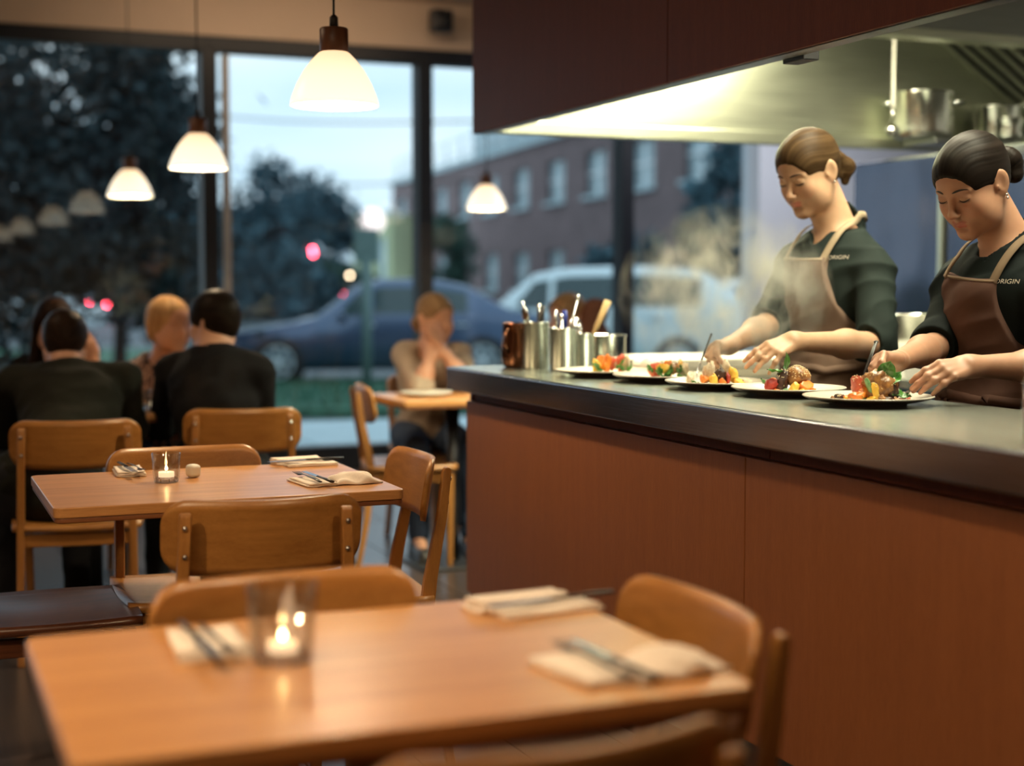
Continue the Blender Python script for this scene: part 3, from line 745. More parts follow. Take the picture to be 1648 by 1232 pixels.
    for q in ('L', 'R'):
        d1 = nrm(g['el' + q] - g['sh' + q])
        if sleeve == 'elbow':
            t.cap(g['sh' + q], g['el' + q] - d1 * 0.015, 0.061 * bk, 0.060, 0.03)
            fd = nrm(g['wr' + q] - g['el' + q]); t.cap(g['el' + q] - d1 * 0.01, g['el' + q] + fd * 0.035, 0.058, 0.056, 0.02)
            t.cap(g['el' + q] + fd * 0.105, g['el' + q] + fd * 0.2, 0.08, 0.08, 0.004, -1)
            t.cap(g['el' + q] + fd * 0.07, g['el' + q] + fd * 0.2, 0.044, 0.044, 0.003, -1)
        else:
            t.cap(g['sh' + q], g['el' + q], 0.062 * bk, 0.054, 0.03); wr2 = g['wr' + q] + (g['el' + q] - g['wr' + q]) * 0.12
            t.cap(g['el' + q], wr2, 0.052, 0.036, 0.03); fd = nrm(g['wr' + q] - g['el' + q])
            t.cap(wr2 + fd * 0.006, wr2 + fd * 0.09, 0.0265, 0.0265, 0.003, -1)
    if vneck:                                                  # collar stand and open V
        cr_ = nb + up * 0.022
        t.cap(nb - up * 0.01 - fwd * 0.004, nb + up * 0.030 - fwd * 0.012, nr + 0.016, nr + 0.013, 0.012)
        t.cap(nb + up * 0.016 + fwd * 0.004, nb + up * 0.10 + fwd * 0.02, nr + 0.006, nr + 0.012, 0.004, -1)
        vb = nb + fwd * 0.10 - up * 0.085; t.cap(vb, nb + up * 0.03 + fwd * 0.062, 0.008, 0.040, 0.006, -1)
        for sx in (-1, 1):
            t.box(nb + fwd * 0.083 + lat * sx * 0.045 - up * 0.030, (0.020, 0.0035, 0.036), Rb @ rotm(sx * R(-25), R(-18), sx * R(24)), 0.003, 0.006)
    else:
        t.cap(nb + up * 0.012 + fwd * 0.006, nb + up * 0.10 + fwd * 0.02, nr + 0.003, nr + 0.02, 0.006, -1)
    t.post = wrinkle(0.0085 if detail else 0.006, seed)
    build_sdf('shirt' if sleeve == 'elbow' else 'jacket', t, M[shirt], root, base, hb, None, 1)
    # ---- trousers and shoes
    if 'knL' in g:
        p = SDF(); p.ell(g['pelvis'] - up * 0.02, (0.172 * bk, 0.128 * bk, 0.12), Rb, 0.04)
        for q in ('L', 'R'):
            p.cap(g['hip' + q], g['kn' + q], 0.092, 0.066, 0.04); p.cap(g['kn' + q], g['an' + q] + np.array((0, 0, 0.03)), 0.064, 0.050, 0.02)
        p.post = wrinkle(0.005, seed + 2)
        build_sdf('trousers', p, M[pants], root, base, 0.011, None, 1)
        for q in ('L', 'R'):
            a = g['an' + q]; tv = nrm(np.array((g['toe'][0], g['toe'][1], 0))); f_ = SDF()
            f_.cap((a[0] - tv[0] * 0.03, a[1] - tv[1] * 0.03, 0.042), (a[0] + tv[0] * 0.15, a[1] + tv[1] * 0.15, 0.034), 0.042, 0.034, 0.02)
            f_.box((a[0] + tv[0] * 0.06, a[1] + tv[1] * 0.06, 0.010), (0.035, 0.12, 0.004), np.stack([np.cross(tv, (0, 0, 1)), tv, (0, 0, 1)], 1), 0.006, 0.02)
            f_.cap((a[0] - tv[0] * 0.01, a[1] - tv[1] * 0.01, 0.05), (a[0] - tv[0] * 0.01, a[1] - tv[1] * 0.01, 0.10), 0.042, 0.040, 0.02)
            build_sdf('shoe', f_, M['shoe'], root, base, 0.010, None, 1)
    # ---- apron: a thin shell over shirt and hips
    if apron:
        a = torso_sdf(0.004); kn = (g['knL'] + g['knR']) / 2
        a.cap(g['pelvis'], kn + np.array((0, 0, 0.08)), 0.165, 0.175, 0.06); a.ell(g['pelvis'] - up * 0.05, (0.185, 0.150, 0.18), Rb, 0.05)
        ts = a.copy(); ts.post = wrinkle(0.0065, seed + 0.3)
        top = apron['top']; tw = apron['tw']; cx = apron.get('cx', 0.0); bibp = g['pelvis']
        def ap(P, near=None):
            d = ts(P, near); L = (P - bibp) @ Rb; hgt = L[:, 2]; x = np.abs(L[:, 0] - cx)
            u = np.clip((top - hgt) / (top - apron['waist']), 0, 1); wd = tw + (apron['ww'] - tw) * u ** 1.7
            return np.maximum.reduce([d - 0.0085, x - wd, hgt - top - 0.004 * (x / tw) ** 2, apron['bot'] - hgt, -(L[:, 1] - 0.0 + 0.02)])
        lo, hi = sdf_bounds(a); lo[2] = max(lo[2], bibp[2] + apron['bot'] - 0.03); vs, q = sdf_mesh(ap, lo, hi, 0.0040); vs = smooth_mesh(vs, q, 2)
        np_mesh('apron', vs, q, M[apron['mat']], root, base)
        bp = lambda x, z, f_=0.3: bibp + lat * (x + cx) + up * z + fwd * f_
        tsx = ts.copy(); tsx.p = t.p + a.p[:0]; mb = MB(); full = SDF(); full.p = [q for q in t.p if q[6] > 0 and q[0] != 'b']; full.post = None
        for sx in (-1, 1):
            A = bp(sx * (tw - 0.012), top - 0.012, 0.16); C2 = nb + up * 0.055 + lat * sx * 0.068 - fwd * 0.015; Bm = nb + fwd * 0.085 + lat * sx * 0.067 - up * 0.03; D = nb + up * 0.04 - fwd * 0.09 + lat * sx * 0.03
            ribbon(mb, full, [full.hit(A + fwd * 0.1, -fwd), Bm, C2, D], 0.021, 0.0115, 0.0025, 36)
        mb.v = [tuple(np.array(v) - np.array(base)) for v in mb.v]; mb.build('apron_strap', M[apron['strap']], root)
        mb = MB(); Q = [ts.hit(bp(x, top - 0.003, 0.3), -fwd, 0.0085) for x in np.linspace(-tw + 0.003, tw - 0.003, 9)]       # hem of the bib
        ribbon(mb, ts, Q, 0.007, 0.0086, 0.0010, 24); mb.v = [tuple(np.array(v) - np.array(base)) for v in mb.v]; mb.build('bib_hem', M[apron['strap']], root)
        mb = MB(); zz = apron['waist'] - 0.02                                                           # waist tie and its knot
        Q = [bibp + lat * (0.21 * math.sin(aa)) + fwd * (0.21 * math.cos(aa)) + up * zz for aa in np.linspace(-1.9, 1.9, 21)]
        ribbon(mb, ts, Q, 0.024, 0.0105, 0.003, 60)
        for k in (-1, 1):
            Q = [bp(0.055 + k * 0.012, zz, 0.2), bp(0.060 + k * 0.022, zz - 0.07, 0.2), bp(0.058 + k * 0.03, zz - 0.15, 0.2)]
            ribbon(mb, ts, Q, 0.016, 0.0135, 0.003, 14)
        mb.ball(Vector(ts.snap(bp(0.057, zz, 0.2), 0.014)), (0.018, 0.012, 0.014))
        mb.v = [tuple(np.array(v) - np.array(base)) for v in mb.v]; mb.build('waist_tie', M[apron['mat']], root)
        # embroidered word beside the bib, on the shirt
        cu = bpy.data.curves.new('txt', 'FONT'); cu.body = apron['word']; cu.size = 0.0155; cu.extrude = 0.0
        to = bpy.data.objects.new('txt', cu); COL.objects.link(to); bpy.context.view_layer.update()
        me = bpy.data.meshes.new_from_object(to); vsx = [v.co.copy() for v in me.vertices]; fx = [tuple(p.vertices) for p in me.polygons]
        bpy.data.objects.remove(to)
        out = []
        for v in vsx:
            # reads from the wearer's right to left as seen from the front
            p = bp(-(apron['wx'] + v.x) , apron['wz'] + v.y, 0.2); full.post = t.post; out.append(tuple(full.hit(p, -fwd, 0.0022) - np.array(base)))
        mb = MB(); mb.add(out, fx); mb.build('embroidered_word', M['print'], root)
        for (zb, rr) in ((0.0, 0), (-0.055, 0)):
            mb = MB(); c0 = full.hit(nb + fwd * 0.3 - up * (0.095 - zb) - lat * 0.006, -fwd, 0.001); mb.ball(Vector(c0 - np.array(base)), 0.0042, 8, 6); mb.build('button', M['print'], root)
    return root, g, s, T, Rh, hands
def W(px, py, d): return np.array(at(px, py, d))
# ================================================================== the two cooks at the pass
V3 = lambda *a: np.array(a, float)
def legs(g, fwd, side, hip_z=0.90, sep=0.10, knee_z=0.49):
    g['hipL'] = V3(g['pelvis'][0], g['pelvis'][1], hip_z) - side * sep; g['hipR'] = V3(g['pelvis'][0], g['pelvis'][1], hip_z) + side * sep
    for q, sg in (('L', -1), ('R', 1)):
        g['kn' + q] = V3(g['pelvis'][0], g['pelvis'][1], knee_z) + side * sg * (sep + 0.01) + fwd * 0.02
        g['an' + q] = V3(g['pelvis'][0], g['pelvis'][1], 0.09) + side * sg * (sep + 0.02) - fwd * 0.02
    g['toe'] = V3(fwd[0], fwd[1], 0)
    return g
def cook(which):
    if which == 1:
        J = dict(head=W(1302, 276, 4.46), neck=W(1350, 376, 4.51), chest=W(1343, 468, 4.50), pelvis=W(1352, 618, 4.53),
                 shL=W(1408, 438, 4.37), shR=W(1281, 424, 4.62), elL=W(1411, 556, 4.24), elR=W(1240, 520, 4.55),
                 wrL=W(1277, 549, 4.06), wrR=W(1174, 556, 4.27))
        hd = {'L': dict(d=W(1228, 568, 4.00) - W(1277, 549, 4.06), n=V3(-0.25, -0.62, 0.75), curl=(0.42, 0.40, 0.46, 0.62), spread=(0.10, 0.03, -0.05, -0.30), bend=0.25, thumb=(0.5, 0.4, 0.8)),
              'R': dict(d=V3(-0.90, -0.30, -0.05), n=V3(0.0, 0.55, 0.80), curl=(0.95, 1.0, 1.1, 1.15), spread=(0.05, 0.0, -0.04, -0.08), bend=0.5, tb=W(1137, 573, 4.19))}
        hair = dict(style='ponytail', col=(0.026, 0.014, 0.006), light=(0.10, 0.060, 0.028))
        lab = 'woman with light brown ponytail in dark green shirt and taupe apron, plating with a fork'
        ap = dict(mat='apron_taupe', strap='strap', top=0.388, waist=0.10, tw=0.090, ww=0.20, bot=-0.42, word='ORIGIN', wx=0.088, wz=0.385, cx=0.02)
        yaw, pit, sk, sh = R(90 + 12), R(24), (0.60, 0.37, 0.23), 'shirt_green'
    else:
        J = dict(head=W(1566, 295, 3.80), neck=W(1627, 400, 3.85), chest=W(1612, 505, 3.86), pelvis=W(1625, 655, 3.90),
                 shL=W(1690, 470, 3.72), shR=W(1545, 455, 3.98), elL=W(1718, 590, 3.56), elR=W(1510, 556, 3.88),
                 wrL=W(1560, 589, 3.47), wrR=W(1441, 582, 3.60))
        hd = {'L': dict(d=W(1500, 600, 3.41) - W(1560, 589, 3.47), n=V3(-0.22, -0.66, 0.72), curl=(0.52, 0.50, 0.52, 0.56), spread=(0.04, 0.01, -0.02, -0.06), bend=0.35, tb=W(1470, 628, 3.46)),
              'R': dict(d=V3(-0.90, -0.28, 0.10), n=V3(0.0, 0.55, 0.80), curl=(0.80, 0.95, 1.05, 1.15), spread=(0.06, 0.0, -0.04, -0.08), bend=0.55, tb=W(1401, 588, 3.525))}
        hair = dict(style='bun', col=(0.005, 0.004, 0.0035), light=(0.022, 0.016, 0.013))
        lab = 'woman with black bun and earring in black shirt and brown apron, holding dark tweezers'
        ap = dict(mat='apron_brown', strap='strap_dark', top=0.355, waist=0.08, tw=0.095, ww=0.20, bot=-0.42, word='ORIGIN', wx=0.090, wz=0.347, cx=0.02)
        yaw, pit, sk, sh = R(90 + 10), R(28), (0.50, 0.27, 0.17), 'shirt_dark'
    side = nrm(J['shR'] - J['shL']); side[2] = 0; side = nrm(side); fw = np.cross((0, 0, 1), side)
    legs(J, fw, side)
    r = figure('person', lab, J, yaw, pit, hair, sk, sh, h=0.0025, hb=0.0045, hands=hd, apron=ap, seed=0.4 * which, head_sc=1.04 if which == 1 else 1.06)
    root, g, s, T, Rh, hands = r; base = np.array(root.location)
    # earring(s)
    for sx in (-1, 1):
        for (dz, rr_) in (((0, 0.0030),) if which == 1 else ((0, 0.0034), (-0.008, 0.0038))):
            p = T(sx * 0.0825, -0.004, -0.036 + dz); MB().ball(Vector(p - base), rr_, 10, 7).build('earring', M['chrome'], root)
    if which == 2:
        mb = MB(); p0 = T(0, -0.112, 0.0); mb.lathe([(0.020, -0.004), (0.024, 0.0), (0.020, 0.004), (0.017, 0.0)], 20, Vector(p0 - base), Matrix(Rh.tolist()) @ Matrix.Rotation(PI / 2, 3, 'X'), True)
        mb.build('hair_tie', M['black'], root)
    return r
c1 = cook(1); c2 = cook(2)
# wedding-style ring on the nearer hand of the first cook
# ================================================================== the room
def struct(o): o['kind'] = 'structure'; return o
WY = 9.7                                                        # window wall
XL, XR, YB, ZC = -2.4, 8.6, -2.4, 3.15
fl = struct(MB().box((3.1, (WY + YB) / 2, -0.06), (XR - XL, WY - YB, 0.10)).build('floor', M['shadow_gap']))
M['plank'] = mat_wood('plank', (0.030, 0.022, 0.020), (0.062, 0.043, 0.036), 'Y', 3, 0.28, 0.05, 0.0)
pm = None
k = 0
for i in range(40):                                             # floor boards one by one, laid along Y
    x = XL + 0.14 + i * 0.28 - 0.0
    if x > XR: break
    y = YB - (i % 3) * 0.9
    while y < WY:
        y0, y1 = max(y, YB), min(y + 2.7, WY)
        if y1 - y0 > 0.2:
            if pm is None:
                o = MB().box((0, 0, 0), (0.274, 1.0, 0.012)).build('plank', M['plank'], fl, bevel=None); pm = o.data
            else:
                o = bpy.data.objects.new('plank', pm); COL.objects.link(o); o.parent = fl
            o.location = (x, (y0 + y1) / 2, -0.006); o.scale = (1, (y1 - y0) - 0.005, 1)
        y += 2.7
struct(MB().box((3.1, (WY + YB) / 2, ZC + 0.05), (XR - XL + 0.4, WY - YB + 0.4, 0.1)).build('ceiling', M['ceiling']))
struct(MB().box((XL - 0.06, (WY + YB) / 2, ZC / 2), (0.12, WY - YB + 0.2, ZC)).build('wall_left', M['plaster']))
struct(MB().box((XR + 0.06, (WY + YB) / 2, ZC / 2), (0.12, WY - YB + 0.2, ZC)).build('wall_right', M['white_wall']))
struct(MB().box((3.1, YB - 0.06, ZC / 2), (XR - XL, 0.12, ZC)).build('wall_rear', M['plaster']))
struct(MB().box(((XL + 5.94) / 2, WY + 0.08, (2.84 + ZC) / 2), (5.94 - XL, 0.24, ZC - 2.84)).build('wall_front', M['plaster']))
struct(MB().box(((5.94 + XR) / 2, WY + 0.02, ZC / 2), (XR - 5.94, 0.24, ZC)).build('wall_front_side', M['white_wall']))
struct(MB().box(((XL + 5.94) / 2, WY + 0.08, 0.05), (5.94 - XL, 0.22, 0.14)).build('wall_front_sill', M['frame']))
ms = [XL, -1.08, 0.40, 1.88, 3.34, 4.87, 5.94]
for i in range(6):
    x0, x1 = ms[i], ms[i + 1]
    w = struct(MB().box(((x0 + x1) / 2, WY + 0.03, 2.79), (x1 - x0, 0.12, 0.10)).box(((x0 + x1) / 2, WY + 0.03, 0.14), (x1 - x0, 0.12, 0.06)).build('window_%d' % (i + 1), M['frame'], bevel=0.004))
    MB().box(((x0 + x1) / 2, WY + 0.04, 1.455), (x1 - x0 - 0.02, 0.006, 2.60)).build('window_glass', M['glass_pane'], w)
    if i: MB().box((x0, WY + 0.01, 1.455), (0.10, 0.16, 2.60)).build('mullion', M['frame'], w, bevel=0.006)
struct(MB().box((1.99, WY - 0.02, 1.42), (0.045, 0.05, 2.60)).build('trim_1', M['alu'], bevel=0.004))
# kitchen side wall
struct(MB().box((5.28, 1.6, ZC / 2), (0.12, 8.0, ZC)).build('wall_kitchen', M['white_wall']))

# ------------------------------------------------------------------ the pass: steel topped counter with veneer front
ct = thing('counter', 'long serving counter with wood veneer front and brushed steel top edge', 'counter', (1.73, 0.2, 0))
Lc = 4.59
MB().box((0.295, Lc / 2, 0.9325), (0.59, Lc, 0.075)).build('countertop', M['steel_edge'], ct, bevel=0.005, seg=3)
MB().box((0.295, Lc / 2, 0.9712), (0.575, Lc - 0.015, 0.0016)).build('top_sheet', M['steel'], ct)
MB().box((0.32, Lc / 2 - 0.02, 0.50), (0.42, Lc - 0.08, 0.785)).build('carcass', M['steel_dark'], ct)
for y0, y1 in ((0.0, 0.93), (0.93, 2.73), (2.73, 4.54)):
    MB().box((0.065, (y0 + y1) / 2, 0.53), (0.022, y1 - y0 - 0.004, 0.655)).build('front_panel', M['veneer'], ct, bevel=0.0015)
for y0, y1 in ((0.0, 0.90), (0.90, 2.66), (2.66, 4.54)):
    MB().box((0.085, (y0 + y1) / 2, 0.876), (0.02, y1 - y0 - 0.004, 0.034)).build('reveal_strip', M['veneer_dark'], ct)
MB().box((0.16, Lc / 2 - 0.03, 0.10), (0.03, Lc - 0.16, 0.20)).build('kick_board', M['shadow_gap'], ct)
MB().box((0.32, Lc - 0.055, 0.53), (0.50, 0.02, 0.70)).build('end_panel', M['veneer'], ct)
MB().box((0.34, Lc / 2 - 0.02, 0.05), (0.36, Lc - 0.2, 0.10)).build('plinth', M['black'], ct)

# ------------------------------------------------------------------ canopy hood, clad in dark veneer
hd = thing('canopy_hood', 'dark wood clad extraction canopy with bright steel lining above the pass', 'range hood', (2.14, 0.4, 1.85))
Hy = 5.21
for y0, y1 in ((0.0, 1.78), (1.78, 3.58), (3.58, Hy)):
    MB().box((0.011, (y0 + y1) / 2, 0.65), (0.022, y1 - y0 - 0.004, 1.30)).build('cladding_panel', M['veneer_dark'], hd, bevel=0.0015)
MB().box((0.046, Hy / 2, 0.655), (0.046, Hy - 0.01, 1.28)).build('front_lining', M['steel_hood'], hd)
MB().box((0.040, Hy / 2, 0.008), (0.062, Hy, 0.016)).build('bottom_trim', M['steel_dark'], hd, bevel=0.002)
MB().box((1.55, Hy - 0.04, 0.655), (2.96, 0.05, 1.28)).build('end_lining', M['steel_hood'], hd)
MB().box((1.55, Hy - 0.075, 0.025), (2.96, 0.05, 0.055)).build('drip_channel', M['steel_hood'], hd, bevel=0.006)
MB().box((1.55, Hy, 0.655), (2.96, 0.02, 1.30)).build('end_cladding', M['veneer_dark'], hd)
MB().box((1.60, 4.48, 0.83), (2.85, 0.05, 0.90)).build('plenum_panel', M['steel_dark'], hd)
MB().box((1.60, 4.455, 0.375), (2.85, 0.09, 0.035)).build('plenum_lip', M['steel_hood'], hd, bevel=0.004)
mbk = MB().box((2.58, 4.83, 0.30), (1.02, 0.66, 0.01), (0, R(33), 0))
mbk.build('filter_back', M['black_metal'], hd)
for k in range(8):
    yy = 4.55 + k * 0.082
    MB().bar((2.16, yy, 0.53), (3.0, yy, -0.01 + 0.0), 0.03, 0.02, side=(0, 1, 0)).build('filter_baffle', M['steel_hood'], hd, bevel=0.004)
MB().box((2.55, Hy - 0.20, 0.022), (1.10, 0.27, 0.022)).build('pot_shelf', M['steel_dark'], hd, bevel=0.003)
mb = MB(); mb.box((0.10, 3.02, 0.005), (0.05, 0.10, 0.03)); mb.build('light_switch_box', M['black'], hd, bevel=0.003)

# ------------------------------------------------------------------ pots
def pot(name, label, loc, r, h, group=None, handles='loop', rz=0, mat='steel_pot', tilt=None):
    t = thing(name, label, 'pot', loc, rz, group)
    MB().lathe([(r * 0.90, 0), (r * 0.98, 0.008), (r, 0.03), (r, h - 0.004), (r + 0.004, h), (r + 0.004, h + 0.003), (r - 0.001, h + 0.003), (r - 0.004, h - 0.004), (r - 0.004, 0.012), (0.0, 0.010)], 40).build('vessel', M[mat], t)
    if handles == 'loop':
        for sg in (-1, 1):
            p = [(sg * (r - 0.002), -0.04, h * 0.78), (sg * (r + 0.035), -0.038, h * 0.80), (sg * (r + 0.045), 0, h * 0.80), (sg * (r + 0.035), 0.038, h * 0.80), (sg * (r - 0.002), 0.04, h * 0.78)]
            MB().tube(p, 0.006, 8).build('handle', M['chrome'], t)
            for yy in (-0.04, 0.04): pass
    elif handles == 'long':
        MB().tube([(r - 0.002, 0, h * 0.8), (r + 0.05, 0, h * 0.85), (r + 0.18, 0, h * 0.95)], [0.008, 0.007, 0.009], 8, flat=0.5).build('handle', M['chrome'], t)
    return t
def on_y(px, Y, z): 
    p = at_y(px, 600, Y); return (p.x, Y, z)
ps = 1.85 + 0.0335
t = pot('stock_pot', 'large shiny stock pot on the hood shelf, left of the others', on_y(1478, 5.39, ps), 0.128, 0.195, rz=R(-35))
pot('stock_pot', 'medium steel pot on the hood shelf, between the large pot and the tall pot', on_y(1596, 5.40, ps), 0.105, 0.155, handles='none')
pot('saucepan', 'small steel pan on the hood shelf, in front of the taller pots', on_y(1616, 5.235, ps), 0.058, 0.085, handles='long', rz=R(-50))
pot('stock_pot', 'tall steel pot at the right end of the hood shelf', on_y(1682, 5.38, ps), 0.13, 0.21)
a = on_y(1432, 5.36, ps)
t = thing('ladle', 'long flat handled ladle standing upright against the large stock pot', 'ladle', (a[0] - 0.02, a[1] - 0.02, ps))
MB().box((0, 0, 0.27), (0.014, 0.003, 0.30)).build('handle', M['ceramic_white'], t, bevel=0.001)
MB().lathe([(0.0, 0.0), (0.020, 0.006), (0.030, 0.022), (0.032, 0.04), (0.030, 0.04), (0.026, 0.022), (0.0, 0.008)], 20).build('bowl', M['chrome'], t)
MB().tube([(0, 0, 0.125), (0, 0.004, 0.08), (0.0, 0.03, 0.04)], 0.004, 8).build('neck', M['chrome'], t)
a = on_y(1618, 5.44, ps)

# ------------------------------------------------------------------ refrigerator, prep tables
fr = thing('refrigerator', 'tall brushed steel two-door refrigerator behind the cooks', 'refrigerator', (4.0, 4.40, 0))
MB().box((0.44, 0.64, 0.97), (0.80, 1.28, 1.66)).build('cabinet', M['steel_dark'], fr, bevel=0.006)
for y0 in (0.0, 0.64):
    MB().box((0.02, y0 + 0.32, 0.975), (0.035, 0.618, 1.63)).build('door', M['steel_fridge'], fr, bevel=0.006)
for yy in (0.655,):
    MB().box((-0.005, 0.645, 0.99), (0.02, 0.030, 1.55)).build('door_trim', M['steel_hood'], fr, bevel=0.003)
MB().box((0.44, 0.64, 0.07), (0.74, 1.2, 0.14)).build('plinth', M['black'], fr)
for yy in (0.05, 1.23): MB().tube([(0.0, yy, 0.95), (-0.04, yy, 0.97), (-0.04, yy, 1.25), (0.0, yy, 1.27)], 0.008, 8).build('handle', M['chrome'], fr)

def steel_table(label, loc, sx, sy, hz, dark=False):
    t = thing('prep_table', label, 'table', loc)
    MB().box((sx / 2, sy / 2, hz - 0.02), (sx, sy, 0.04)).build('tabletop', M['steel'], t, bevel=0.004)
    MB().box((sx / 2, sy / 2, 0.25), (sx - 0.08, sy - 0.08, 0.02)).build('undershelf', M['steel_dark'], t)
    for x in (0.04, sx - 0.04):
        for y in (0.04, sy - 0.04): MB().tube([(x, y, 0), (x, y, hz - 0.04)], 0.018, 10).build('leg', M['steel_dark'], t)
    return t
steel_table('steel prep table closing the far end of the pass, under the cutting board', (2.34, 4.80, 0), 1.25, 0.55, 0.90)
o = MB().box((0, 0, 0), (0.95, 0.40, 0.035)).build('cutting_board', M['poly_board'], None, (2.97, 5.04, 0.9190), bevel=0.006)
tag(o, 'lower cream cutting board in the stack beyond the plates', 'cutting board')
o = MB().box((0, 0, 0), (0.90, 0.38, 0.040)).build('cutting_board', M['board_white'], None, (2.96, 5.03, 0.9575), bevel=0.008)
tag(o, 'upper white cutting board in the stack beyond the plates', 'cutting board')
uf = thing('undercounter_refrigerator', 'low steel drawer cabinet coloured with a blue reflection behind the two cooks', 'refrigerator', (3.30, 3.55, 0))
M['steel_blue_reflect'] = mat_steel('steel_blue_reflect', (0.10, 0.17, 0.26), 0.3, 'Y')  # blue reflection put into the steel's own colour
MB().box((0.33, 0.80, 0.48), (0.62, 1.60, 0.80)).build('cabinet', M['steel_blue_reflect'], uf, bevel=0.005)
MB().box((0.32, 0.80, 0.90), (0.66, 1.62, 0.035)).build('tabletop', M['steel'], uf, bevel=0.004)
for y0 in (0.05, 0.56, 1.07):
    for z0 in (0.14, 0.50):
        MB().box((0.012, y0 + 0.24, z0 + 0.17), (0.02, 0.47, 0.33)).build('drawer', M['steel_blue_reflect'], uf, bevel=0.004)
        MB().box((-0.012, y0 + 0.24, z0 + 0.30), (0.028, 0.30, 0.018)).build('handle', M['steel_dark'], uf, bevel=0.004)
for sx in (0.08, 0.56):
    for sy in (0.08, 1.52): MB().tube([(sx, sy, 0), (sx, sy, 0.09)], 0.025, 10).build('foot', M['black'], uf)
p = at(1466, 540, 5.55)
for k in range(4):
    o = MB().box((0, 0, 0.014), (0.36, 0.40, 0.004)).box((-0.18, 0, 0.020), (0.004, 0.40, 0.030)).box((0.18, 0, 0.020), (0.004, 0.40, 0.030)).box((0, -0.20, 0.020), (0.36, 0.004, 0.030)).box((0, 0.20, 0.020), (0.36, 0.004, 0.030)).build('sheet_tray', M['ceramic_white'], None, (3.49, p.y, 0.9125 + k * 0.031), bevel=0.0015)
    tag(o, ['bottom', 'second from bottom', 'third from bottom', 'top'][k] + ' pale tray in the stack between the two cooks', 'tray', 'stack of pale trays behind the cooks')
pot('mixing_pot', 'round steel pot on the tray stack between the two cooks', (3.47, p.y, 0.9175 + 3 * 0.031 + 0.013), 0.095, 0.115, handles='none', rz=R(-35))

# ------------------------------------------------------------------ wall speaker
p = at_y(708, 46, 9.5)
t = thing('wall_speaker', 'small dark wall camera or speaker high above the windows', 'speaker', (p.x, 9.58, 3.0))
MB().box((0, -0.10, 0), (0.15, 0.10, 0.15)).build('housing', M['black_metal'], t, bevel=0.02)
MB().lathe([(0.055, 0), (0.058, 0.012), (0.0, 0.014)], 20, (0, -0.15, -0.01), Matrix.Rotation(PI / 2, 3, 'X')).build('lens', M['black'], t)
MB().box((0, -0.02, 0.0), (0.04, 0.08, 0.04)).build('bracket', M['frame'], t)

# ------------------------------------------------------------------ pendant lamps
M['opal'] = None
def opal():
    m, nt, b = new_mat('opal')
    # opal glass lit by the bulb behind it: bright low on the bell, warmer and dimmer by the collar
    t = nt.nodes.new('ShaderNodeTexCoord'); sp = nt.nodes.new('ShaderNodeSeparateXYZ'); nt.links.new(t.outputs['Object'], sp.inputs[0])
    mr = nt.nodes.new('ShaderNodeMapRange'); mr.inputs['From Min'].default_value = 0.0; mr.inputs['From Max'].default_value = 0.17
    nt.links.new(sp.outputs['Z'], mr.inputs['Value'])
    c = ramp(nt, mr.outputs['Result'], [(0.0, (1.0, 0.88, 0.68)), (0.5, (1.0, 0.82, 0.56)), (1.0, (0.92, 0.58, 0.30))])
    nt.links.new(c, b.inputs['Emission Color']); b.inputs['Base Color'].default_value = (0.9, 0.85, 0.75, 1)
    b.inputs['Emission Strength'].default_value = 0.88; b.inputs['Roughness'].default_value = 0.25
    return m
M['opal'] = opal()
M['bulb'] = mat_emit('bulb', (1.0, 0.84, 0.58), 5)
M['walnut'] = mat_wood('walnut', (0.08, 0.030, 0.015), (0.16, 0.065, 0.032), 'Z', 8, 0.4)
def pendant():
    t = thing('pendant_lamp', 'x', 'lamp', (0, 0, 0))
    prof = [(0.125, 0.0), (0.1235, 0.012), (0.118, 0.03), (0.105, 0.062), (0.085, 0.098), (0.062, 0.128), (0.044, 0.146), (0.034, 0.152)]
    inner = [(r - 0.004, z) for r, z in reversed(prof)]
    MB().lathe(prof + inner, 40, close=True).build('lamp_shade', M['opal'], t)
    MB().lathe([(0.038, 0.148), (0.040, 0.152), (0.040, 0.212), (0.037, 0.216), (0.0, 0.216)], 28).build('collar', M['walnut'], t)
    MB().lathe([(0.013, 0.214), (0.012, 0.245), (0.006, 0.252), (0.0, 0.252)], 14).build('cord_grip', M['black'], t)
    MB().tube([(0, 0, 0.25), (0, 0, ZC - 1.75)], 0.0035, 8).build('cord', M['black'], t)
    MB().lathe([(0.06, ZC - 1.75 - 0.03), (0.06, ZC - 1.75), (0, ZC - 1.75)], 24).build('ceiling_rose', M['black'], t)
    MB().ball((0, 0, 0.128), 0.018, 16, 10).build('bulb', M['bulb'], t)
    return t
pl = pendant(); used = []
for x, y, lab in ((1.15, 4.10, 'largest opal glass pendant lamp, over the counter side of the middle table'), (1.22, 6.52, 'opal pendant lamp in front of the left window mullion'),
                  (1.24, 8.70, 'small opal pendant lamp furthest back on the left'), (3.42, 8.72, 'opal pendant lamp hanging beside the canopy corner'),
                  (1.10, 1.80, 'opal pendant lamp over the nearest table, above the picture'), ):
    z = 1.75 if x < 3 else 1.72
    o = place(pl, used, (x, y, z), 0, lab, 'opal pendant lamps')
    light('bulb_light', 'POINT', (x, y, z + 0.065), (0, 0, 0), (34 if y > 3 else 17) if y < 5 else 20, (1.0, 0.74, 0.44), radius=0.04)
o = place(pl, used, (-0.45, 2.1, 1.75), 0, 'added unseen opal pendant lamp left of the nearest table', 'opal pendant lamps')  # unseen pendant added to brighten the nearest table
light('bulb_light', 'POINT', (-0.45, 2.1, 1.815), (0, 0, 0), 38, (1.0, 0.72, 0.42), radius=0.04)
